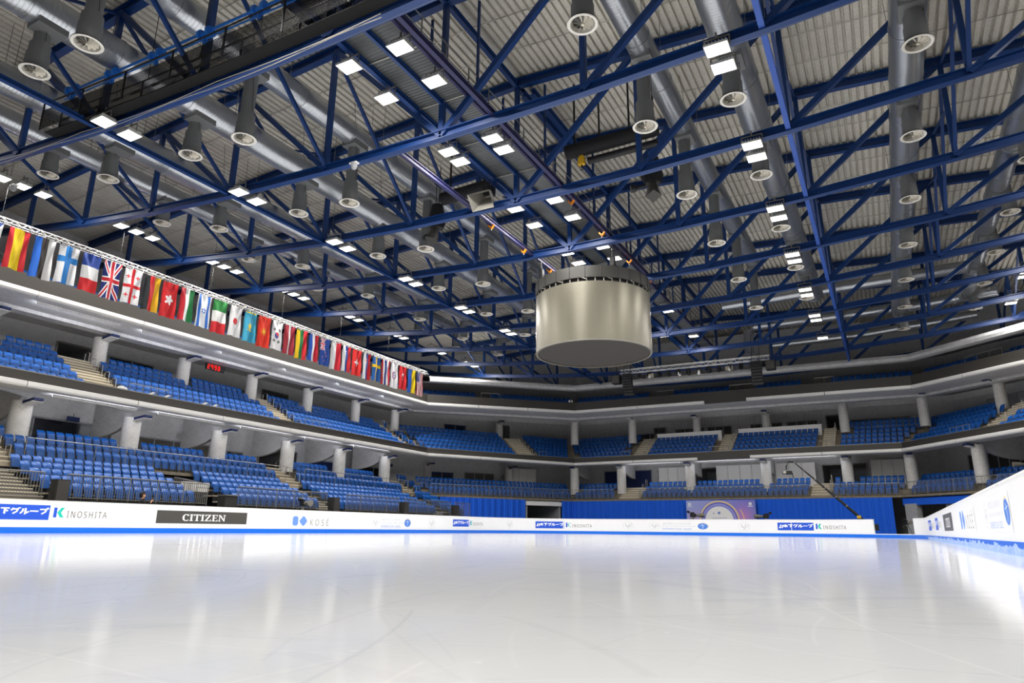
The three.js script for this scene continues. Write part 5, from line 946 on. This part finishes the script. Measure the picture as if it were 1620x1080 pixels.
  F.forEach(([lab, draw], i) => {
    seed = 40 + i * 17; const ph = rnd() * 6, am = 0.03 + rnd() * 0.05, hw = 0.49, yt = 14.38 + sag(cells[i]), ht = 2.02 + (i % 3) * 0.06;
    const g = new THREE.PlaneGeometry(2 * hw, ht, 16, 20), p = g.attributes.position;
    for (let k = 0; k < p.count; k++) { const u = p.getX(k) / hw, v = 0.5 - p.getY(k) / ht; const pinch = 1 - 0.05 * Math.sin(v * 3); p.setXYZ(k, p.getX(k) * pinch, p.getY(k) - v * 0.03 * u * u, am * (0.3 + v) * Math.sin(u * 4.2 + ph + v * 1.5) + 0.03 * Math.sin(v * 9 + Math.abs(u) * 6 + ph) * (1 - v * 0.5)); }
    g.computeVertexNormals();
    const t2 = thing('hanging_flag', `${lab}${/edge of/.test(lab) ? '' : ', hanging from the white truss'}`, 'flag', [XF + 0.16, yt - ht / 2, -cells[i]], HALF + (rnd() - 0.5) * 0.24, 'flags hanging from the truss');
    const tx = canvasTex(W, H, (x) => draw(x));
    mesh('cloth', g, std(0xffffff, 0.75, 0, { map: tx }), t2);
    const r = new MB(); for (const a of [-0.9, 0, 0.9]) r.tube([[a * hw, ht / 2 - 0.02, 0, 0.018], [a * hw, ht / 2 + 0.12, 0, 0.018]], 6); r.build('tie', M.black, t2);
  });
}

// ---------------------------------------------------------------- light truss and speakers at the far end
{
  const D = 58, z = -D, xa = -20.2, xb = -7.3, y = 14.15;
  const t = thing('light_truss', 'white lighting truss hanging across the far end', 'truss');
  for (let k = 0; k < 5; k++) {
    const a = xa + (xb - xa) * k / 5, c = xa + (xb - xa) * (k + 1) / 5, b = new MB();
    for (const dy of [-0.17, 0.17]) for (const dz of [-0.17, 0.17]) b.cyl([a, y + dy, z + dz], [c, y + dy, z + dz], 0.03, 8); b.build('tube', M.alu, t);
    const g = new MB(), n = 8; for (let i = 0; i < n; i++) { const p = a + (c - a) * i / n, q = a + (c - a) * (i + 1) / n; for (const dz of [-0.17, 0.17]) g.cyl([p, y + (i % 2 ? 0.17 : -0.17), z + dz], [q, y + (i % 2 ? -0.17 : 0.17), z + dz], 0.017, 6); } g.build('bracing', M.alu, t);
  }
  for (const x of [-19.2, -15.7, -13.7, -8.3]) new MB().bar([x, y + 0.2, z], [x, yBot(x - AX), z], 0.06, 0.06).build('hanger', M.black, t);
  const body = new MB().box(0, -0.16, 0, 0.3, 0.14, 0.2).geo(), arm = new MB().bar([-0.16, -0.2, 0], [-0.16, -0.5, 0], 0.05, 0.12).bar([0.16, -0.2, 0], [0.16, -0.5, 0], 0.05, 0.12).geo(), headG = new MB().tube([[0, -0.3, 0, 0.1], [0, -0.42, 0.05, 0.14], [0, -0.62, 0.16, 0.12]], 14).geo(), lensG = new MB().tube([[0, -0.62, 0.16, 0.11], [0, -0.64, 0.17, 0.105]], 14).geo();
  for (let i = 0; i < 14; i++) {
    const x = xa + 0.9 + i * 0.88, bright = [2, 5, 7, 10].includes(i);
    const m = thing('moving_light', `${bright ? 'pale' : 'black'} moving head light under the far lighting truss, ${ORD[i]} from the left`, 'stage light', [x, y - 0.19, z]);
    mesh('base', body, M.black, m); mesh('arm', arm, M.black, m); mesh('head', headG, bright ? M.alu : M.black, m); mesh('lens', lensG, M.metal, m); m.rotation.y = i * 0.5;
  }
  [[-17.4, 'left'], [-10.6, 'right']].forEach(([x, w]) => { const p = thing('blinder_panel', `square beige light panel under the far lighting truss, ${w} one`, 'stage light', [x, y - 0.6, z]); new MB().box(0, 0, 0, 0.66, 0.42, 0.14).build('body', M.concreteDark, p); new MB().box(0, 0, 0.08, 0.58, 0.34, 0.03).build('face', M.concrete, p); new MB().box(0, 0.3, 0, 0.06, 0.2, 0.06).build('clamp', M.black, p); });
  [[-19.35, 1, 'left'], [-8.35, -1, 'right']].forEach(([x, s, w]) => {
    const p = thing('line_array', `black column of hanging loudspeakers at the ${w} end of the lighting truss`, 'loudspeaker', [x, 0, z + 0.7]);
    for (let i = 0; i < 8; i++) { const m = new MB(); m.bar([-0.42, 13.65 - i * 0.235 + 0.0, -0.012 * i * i], [0.42, 13.65 - i * 0.235, -0.012 * i * i], 0.42, 0.2); m.build('cabinet', M.black, p); }
    for (const dx of [-0.3, 0.3]) new MB().bar([dx, 13.7, 0], [dx, 16.2, -0.5], 0.04, 0.04).build('strap', M.black, p);
    const q = thing('subwoofer', `black loudspeaker box hanging outside the ${w} end of the lighting truss`, 'loudspeaker', [x - s * 1.1, 13.4, z + 0.3]); new MB().box(0, 0, 0, 0.72, 0.75, 0.7).build('cabinet', M.black, q); new MB().box(0, 0, 0.36, 0.64, 0.66, 0.02).build('grille', M.fascia, q); new MB().bar([0, 0.37, 0], [0, 1.6, 0], 0.05, 0.05).build('strap', M.black, q);
  });
  // loudspeaker clusters in the roof
  const horn = (lab, x, yy, D2, turn) => {
    const c = thing('speaker_cluster', lab, 'loudspeaker', [x, yy, -D2], turn);
    const b = new MB(); b.tube([[0, 1.1, 0, 0.3], [0, 0.2, 0, 0.5], [0, -0.2, 0, 0.36]], 8); b.build('cabinet', M.black, c);
    new MB().tube([[0, -0.2, 0.05, 0.16], [0.0, -0.55, 0.12, 0.26], [0.02, -0.95, 0.3, 0.36]], 4).build('horn', std(0x3a3936, 0.6), c);
    new MB().tube([[-0.3, -0.3, 0.1, 0.07], [-0.7, -0.42, 0.15, 0.09], [-0.75, -0.43, 0.15, 0.17], [-0.95, -0.46, 0.17, 0.17]], 12).build('spotlight', M.black, c);
    for (const dx of [-0.2, 0.2]) new MB().bar([dx, 1.05, 0], [dx, 3.2, 0], 0.03, 0.03).build('strap', M.black, c);
  };
  horn('black loudspeaker cluster hanging in the roof right of the catwalk', -7.6, 15.3, 26.9, 0.3); horn('black loudspeaker cluster hanging between the left ducts', -18.9, 15.4, 26.6, -0.5);
  const h = thing('horn_speaker', 'large grey square horn hanging under the catwalk', 'loudspeaker', [-14.4, 14.5, -24.0]);
  const hb = new MB(); { const A = [[-0.2, 0.35, -0.3], [0.2, 0.35, -0.3], [0.2, 0.55, -0.1], [-0.2, 0.55, -0.1]], B = [[-0.55, -0.5, 0.25], [0.55, -0.5, 0.25], [0.55, 0.12, 0.75], [-0.55, 0.12, 0.75]]; for (let i = 0; i < 4; i++) { const j = (i + 1) % 4; hb.quad(A[i], A[j], B[j], B[i]); } hb.quad(A[3], A[2], A[1], A[0]); }
  hb.build('horn', std(0x7d7b74, 0.6), h); new MB().box(0, 0.62, -0.25, 0.42, 0.4, 0.42).build('driver', M.black, h); new MB().cyl([0, 0.8, -0.25], [0, 1.3, -0.25], 0.02, 6).build('hanger', M.black, h);
}

// ---------------------------------------------------------------- cameras, crane, boxes and the person behind the boards
function tvCamera(label, p, turn, scale = 1, low = 0.9) {
  const t = thing('broadcast_camera', label, 'camera', p, turn); t.scale.setScalar(scale);
  new MB().box(0, 1.42, 0, 0.2, 0.26, 0.44).box(0, 1.6, -0.05, 0.12, 0.1, 0.3).build('body', M.black, t);
  new MB().tube([[0, 1.43, 0.2, 0.1], [0, 1.43, 0.42, 0.1], [0, 1.43, 0.44, 0.14], [0, 1.43, 0.75, 0.15], [0, 1.43, 0.82, 0.17]], 14).build('lens', std(0x77746c, 0.5), t);
  new MB().bar([0, 1.62, -0.25], [0, 1.72, -0.42], 0.22, 0.16).build('viewfinder', M.black, t);
  new MB().cyl([0, 1.05, 0], [0, 1.28, 0], 0.09, 12).bar([-0.12, 1.2, -0.1], [-0.2, 1.05, -0.6], 0.03, 0.03).build('head', M.metalDull, t);
  for (let k = 0; k < 3; k++) { const a = k * 2.094 + 0.4; new MB().bar([Math.cos(a) * 0.06, 1.08, Math.sin(a) * 0.06], [Math.cos(a) * 0.55, 0, Math.sin(a) * 0.55], 0.04, 0.04).build('leg', M.black, t); }
  return t;
}
tvCamera('broadcast camera on a tripod in front of the round event poster', [-14.9, -0.04, -60.2], 1.9, 1.15); tvCamera('small broadcast camera right of the event poster', [-9.2, -0.04, -61.4], -1.2, 1.1);
tvCamera('broadcast camera behind the left boards above the light blue shapes', [-29.5, 0.18, -29.6], 1.3, 1.0); tvCamera('broadcast camera standing in the gap of the far right corner', [0.9, -0.04, -57.4], 0.4, 0.75);
tvCamera('broadcast camera at the top right edge behind the near board', [8.6, 3.36, -58.2], -1.3, 1.1);
{
  const D = 57.2, q = (x, y) => [x, y, -D], t = thing('camera_crane', 'long black camera crane reaching up in front of the far stand', 'camera crane');
  const A = [-2.2, 1.55], B = [-6.15, 5.5];
  for (let k = 0; k < 6; k++) { const p = (u) => q(A[0] + (B[0] - A[0]) * u, A[1] + (B[1] - A[1]) * u); new MB().tube([[...p(k / 6), 0.11 - k * 0.012], [...p((k + 1) / 6), 0.1 - k * 0.012]], 6).build('arm_tube', M.black, t); new MB().tube([[...p((k + 1) / 6 - 0.01), 0.125 - k * 0.012], [...p((k + 1) / 6), 0.125 - k * 0.012]], 8).build('clamp', M.metalDull, t); }
  new MB().tube([[...q(-6.15, 5.5), 0.05], [...q(-6.5, 5.55), 0.05], [...q(-6.75, 5.25), 0.05], [...q(-6.75, 4.95), 0.05]], 8).build('hook_arm', M.black, t);
  new MB().box(-6.6, 4.72, -D, 0.45, 0.26, 0.3).build('camera_body', M.black, t); new MB().tube([[-6.8, 4.72, -D + 0.1, 0.11], [-7.02, 4.7, -D + 0.2, 0.14]], 12).build('lens', M.metal, t); new MB().tube([[-6.35, 4.7, -D, 0.03], [-6.3, 4.3, -D, 0.03]], 6).build('bracket', M.black, t);
  new MB().box(-2.1, 1.42, -D, 0.26, 0.2, 0.26).build('pivot', M.yellow, t); new MB().cyl(q(-2.1, 0), q(-2.1, 1.35), 0.1, 12).build('column', M.black, t); for (let k = 0; k < 3; k++) { const a = k * 2.094; new MB().bar([-2.1, 0.7, -D], [-2.1 + Math.cos(a) * 0.9, 0, -D + Math.sin(a) * 0.9], 0.06, 0.06).build('leg', M.black, t); }
  new MB().bar(q(-2.2, 1.55), q(-1.2, 0.75), 0.12, 0.12).build('tail', M.black, t); new MB().box(-1.15, 0.7, -D, 0.5, 0.45, 0.35).build('counterweight', M.black, t);
}
{
  [[17.2, 'nearest, in front of the first seats'], [34.75, 'at the second stairs'], [42.55, 'between the two farther railings'], [49.95, 'at the last stairs']].forEach(([D, w]) => { const r = pathR.segs[0], p = on(r, tD(r, D), 0.45), b = thing('floor_speaker', `black loudspeaker box on the stand front, ${w}`, 'loudspeaker', [p[0], 0, -p[1]], HALF); new MB().box(0, 1.72, 0, 0.55, 0.95, 0.5).build('cabinet', std(0x2a2826, 0.7), b); new MB().box(0, 1.72, 0.26, 0.48, 0.86, 0.02).build('grille', M.fascia, b); new MB().cyl([0, 0, 0], [0, 1.25, 0], 0.05, 8).build('pole', M.black, b); });
  const r = pathR.segs[0], at = (D, o) => { const p = on(r, tD(r, D), o); return [p[0], -p[1]]; };
  [[25.3, 'slatted white crate on the camera platform, left one'], [26.15, 'solid white crate on the camera platform, right one']].forEach(([D, lab], i) => { const [x, z] = at(D, 2.6), c = thing('white_crate', lab, 'crate', [x, 2.15, z], HALF); if (i) { new MB().box(0, 0.36, 0, 0.72, 0.26, 0.4).build('lid', M.white, c); new MB().box(0, 0.1, 0, 0.7, 0.2, 0.38).build('body', M.panel, c); } else for (let k = 0; k < 7; k++) new MB().box(-0.3 + k * 0.1, 0.25, 0, 0.06, 0.5, 0.4).build('slat', M.white, c); });
  const pl = thing('equipment_table', 'dark table with equipment on the camera platform', 'table', [at(25.9, 3.6)[0], 1.33, at(25.9, 3.6)[1]]); new MB().box(0, 0.78, 0, 0.9, 0.06, 1.5).build('tabletop', M.black, pl); for (const a of [-0.4, 0.4]) for (const b of [-0.7, 0.7]) new MB().box(a, 0.38, b, 0.05, 0.76, 0.05).build('leg', M.black, pl);
  { const [x, z] = at(26.1, 0.36), b = thing('equipment_case', 'black equipment case in the gap of the left stand', 'case', [x, 0, z]); new MB().box(0, 0.95, 0, 0.6, 1.9, 0.8).build('case', std(0x2b2a28, 0.6), b); new MB().box(0, 1.93, 0, 0.74, 0.06, 0.84).build('lid', M.metalDull, b); }
  // sheets of white paper and lamps left on the middle tier parapet
  const s0 = path2.segs[0]; [[24.9, 'first pair'], [25.9, 'first pair, right one'], [28.6, 'second pair'], [29.4, 'second pair, right one']].forEach(([D, w]) => { const p = on(s0, tD(s0, D), 0.3), c = thing('paper_sheets', `crumpled white sheets on the left middle tier parapet, ${w}`, 'paper', [p[0], 7.68, -p[1]], 0.2); const b = new MB(); b.quad([-0.1, 0.03, 0.3], [0.1, 0.02, 0.3], [0.12, 0.2, -0.05], [-0.08, 0.22, -0.05]).quad([-0.08, 0.22, -0.05], [0.12, 0.2, -0.05], [0.1, 0.05, -0.3], [-0.1, 0.12, -0.35]).quad([-0.1, 0.0, 0.35], [-0.12, 0.1, -0.1], [0, 0.25, 0.0], [0.02, 0.1, 0.35]); b.build('sheet', M.white, c); });
  { const p = on(s0, tD(s0, 22.9), 0.25), c = thing('white_bundle', 'small white bundle at the foot of the nearest left middle tier stairs', 'bundle', [p[0], 7.68, -p[1]]); new MB().tube([[0, 0.05, 0.3, 0.02], [0, 0.09, 0.2, 0.1], [0, 0.1, 0, 0.13], [0, 0.08, -0.25, 0.08], [0, 0.05, -0.32, 0.02]], 10).build('cloth', M.white, c); }
  const s3 = path3.segs[1], p3 = on(s3, s3.L - 0.4, 0.2), wl = thing('small_lamp', 'small white projector on the top tier parapet at the far left bend', 'projector', [p3[0], 13.1, -p3[1]], 0.5); new MB().box(0, 0.12, 0, 0.42, 0.18, 0.3).build('body', M.white, wl); new MB().cyl([0, 0.1, 0.15], [0, 0.1, 0.24], 0.07, 10).build('lens', M.black, wl);
  // domed security cameras
  [[-31.9, 14.4, 13.3, 'under the left end of the mesh catwalk'], [-17.2, 14.2, 18.4, 'on the second truss left of the catwalk']].forEach(([x, y, D, w]) => { const c = thing('security_camera', `small white camera ${w}`, 'camera', [x, y, -D]); new MB().box(0, 0.1, 0, 0.36, 0.05, 0.2).build('bracket', M.white, c); new MB().tube([[0, 0.08, 0, 0.13], [0, -0.04, 0, 0.13], [0, -0.14, 0, 0.09], [0, -0.18, 0, 0.01]], 14).build('dome', M.wallDark, c); });
}
{
  // one spectator behind the left boards, looking along the rink with a hand raised
  const field = (f, c, half, res) => {
    const mc = new MarchingCubes(res, new THREE.MeshBasicMaterial(), false, false, 90000); mc.isolation = 0; const s2 = res * res;
    for (let k = 0; k < res; k++) for (let j = 0; j < res; j++) for (let i = 0; i < res; i++) mc.field[i + j * res + k * s2] = -f(c[0] + ((i - res / 2) / (res / 2)) * half, c[1] + ((j - res / 2) / (res / 2)) * half, c[2] + ((k - res / 2) / (res / 2)) * half);
    mc.update(); const n = mc.count, g = new THREE.BufferGeometry(), p = new Float32Array(mc.positionArray.slice(0, n * 3)); for (let i = 0; i < n; i++) { p[3 * i] = p[3 * i] * half + c[0]; p[3 * i + 1] = p[3 * i + 1] * half + c[1]; p[3 * i + 2] = p[3 * i + 2] * half + c[2]; }
    g.setAttribute('position', new THREE.BufferAttribute(p, 3)); g.setAttribute('normal', new THREE.BufferAttribute(new Float32Array(mc.normalArray.slice(0, n * 3)), 3)); g.setAttribute('uv', new THREE.BufferAttribute(new Float32Array(n * 2), 2)); return g;
  };
  const cap = (a, b, r0, r1) => { const d = [b[0] - a[0], b[1] - a[1], b[2] - a[2]], dd = d[0] * d[0] + d[1] * d[1] + d[2] * d[2]; return (x, y, z) => { let t = ((x - a[0]) * d[0] + (y - a[1]) * d[1] + (z - a[2]) * d[2]) / dd; t = Math.min(1, Math.max(0, t)); return Math.hypot(x - a[0] - d[0] * t, y - a[1] - d[1] * t, z - a[2] - d[2] * t) - (r0 + (r1 - r0) * t); }; };
  const smin = (fs, k) => (x, y, z) => { let s = 0; for (const f of fs) s += Math.exp(-f(x, y, z) / k); return -k * Math.log(s + 1e-30); };
  // local frame: +z is where the person faces
  const fs = [cap([0, 0.95, 0], [0, 1.2, 0.01], 0.13, 0.14), cap([-0.09, 1.3, 0], [0.09, 1.3, 0], 0.12, 0.12), cap([-0.17, 1.38, 0], [0.17, 1.38, 0], 0.065, 0.065), cap([0, 1.4, 0], [0, 1.52, 0.02], 0.055, 0.05)];
  for (const s of [-1, 1]) fs.push(cap([0.09 * s, 0.92, 0], [0.1 * s, 0.5, 0.02], 0.095, 0.06), cap([0.1 * s, 0.5, 0.02], [0.1 * s, 0.1, -0.02], 0.058, 0.042), cap([0.1 * s, 0.06, -0.03], [0.11 * s, 0.045, 0.16], 0.045, 0.04));
  fs.push(cap([0.19, 1.37, 0], [0.26, 1.1, -0.03], 0.052, 0.042), cap([0.26, 1.1, -0.03], [0.24, 0.86, 0.06], 0.04, 0.03), cap([-0.19, 1.37, 0], [-0.25, 1.16, 0.14], 0.052, 0.042), cap([-0.25, 1.16, 0.14], [-0.2, 1.33, 0.3], 0.04, 0.03));
  const body = field(smin(fs, 0.022), [0, 0.8, 0.05], 0.86, 110);
  const hd = [cap([0, 1.66, 0.01], [0, 1.71, 0.0], 0.085, 0.09), cap([0, 1.6, 0.045], [0, 1.64, 0.03], 0.055, 0.07), cap([0, 1.5, 0.01], [0, 1.6, 0.02], 0.05, 0.052), cap([0, 1.66, 0.1], [0, 1.635, 0.118], 0.012, 0.018), cap([-0.028, 1.6, 0.088], [0.028, 1.6, 0.088], 0.012, 0.012), cap([-0.088, 1.67, 0], [-0.092, 1.63, 0], 0.02, 0.014), cap([0.088, 1.67, 0], [0.092, 1.63, 0], 0.02, 0.014), cap([-0.05, 1.69, 0.082], [0.05, 1.69, 0.082], 0.014, 0.014)];
  const head = field(smin(hd, 0.009), [0, 1.64, 0.02], 0.17, 64);
  const hair = field(smin([cap([0, 1.7, -0.03], [0, 1.74, 0.02], 0.092, 0.086), cap([0, 1.62, -0.06], [0, 1.7, -0.04], 0.07, 0.085)], 0.02), [0, 1.69, -0.02], 0.17, 44);
  const hand = (m) => { const f = [cap([0, 0, 0], [0, 0.07, 0.01], 0.03, 0.034)]; for (let i = 0; i < 4; i++) { const x = (i - 1.5) * 0.021, L = [0.036, 0.042, 0.04, 0.03][i]; f.push(cap([x, 0.08, 0.012], [x * 1.1, 0.08 + L, 0.022], 0.0095, 0.009), cap([x * 1.1, 0.08 + L, 0.022], [x * 1.1, 0.08 + L * 1.5, 0.045], 0.009, 0.008)); } f.push(cap([m * 0.026, 0.03, 0.01], [m * 0.055, 0.065, 0.028], 0.012, 0.01), cap([m * 0.055, 0.065, 0.028], [m * 0.058, 0.09, 0.04], 0.01, 0.008)); return field(smin(f, 0.006), [0, 0.06, 0.02], 0.1, 60); };
  const skin = std(0xd49a76, 0.6), cloth = std(0x16171a, 0.85);
  const p = thing('person', 'person in black clothes behind the left boards with one hand raised', 'person', [-29.45, -0.04, -19.75], Math.PI - 0.25);
  mesh('clothed_body', body, cloth, p); mesh('head', head, skin, p); mesh('hair', hair, std(0x1d1613, 0.8), p);
  for (const [x, s] of [[-0.034, -1], [0.034, 1]]) { const e = new THREE.SphereGeometry(0.011, 12, 8); e.translate(x, 1.668, 0.083); mesh('eye', e, std(0xece8e2, 0.3), p); const i = new THREE.SphereGeometry(0.006, 10, 6); i.translate(x, 1.668, 0.091); mesh('iris', i, std(0x2a1a10, 0.3), p); }
  const h1 = mesh('hand', hand(1), skin, p); h1.position.set(-0.2, 1.35, 0.31); h1.rotation.set(0.3, 0.4, 0); const h2 = mesh('hand', hand(-1), skin, p); h2.position.set(0.24, 0.84, 0.07); h2.rotation.set(Math.PI - 0.2, 0, 0);
}

// ---------------------------------------------------------------- hand over
scene.traverse((o) => { if (o.isMesh && o.material && !o.material.transmission) o.material.side = THREE.DoubleSide; });
renderer.render(scene, camera);
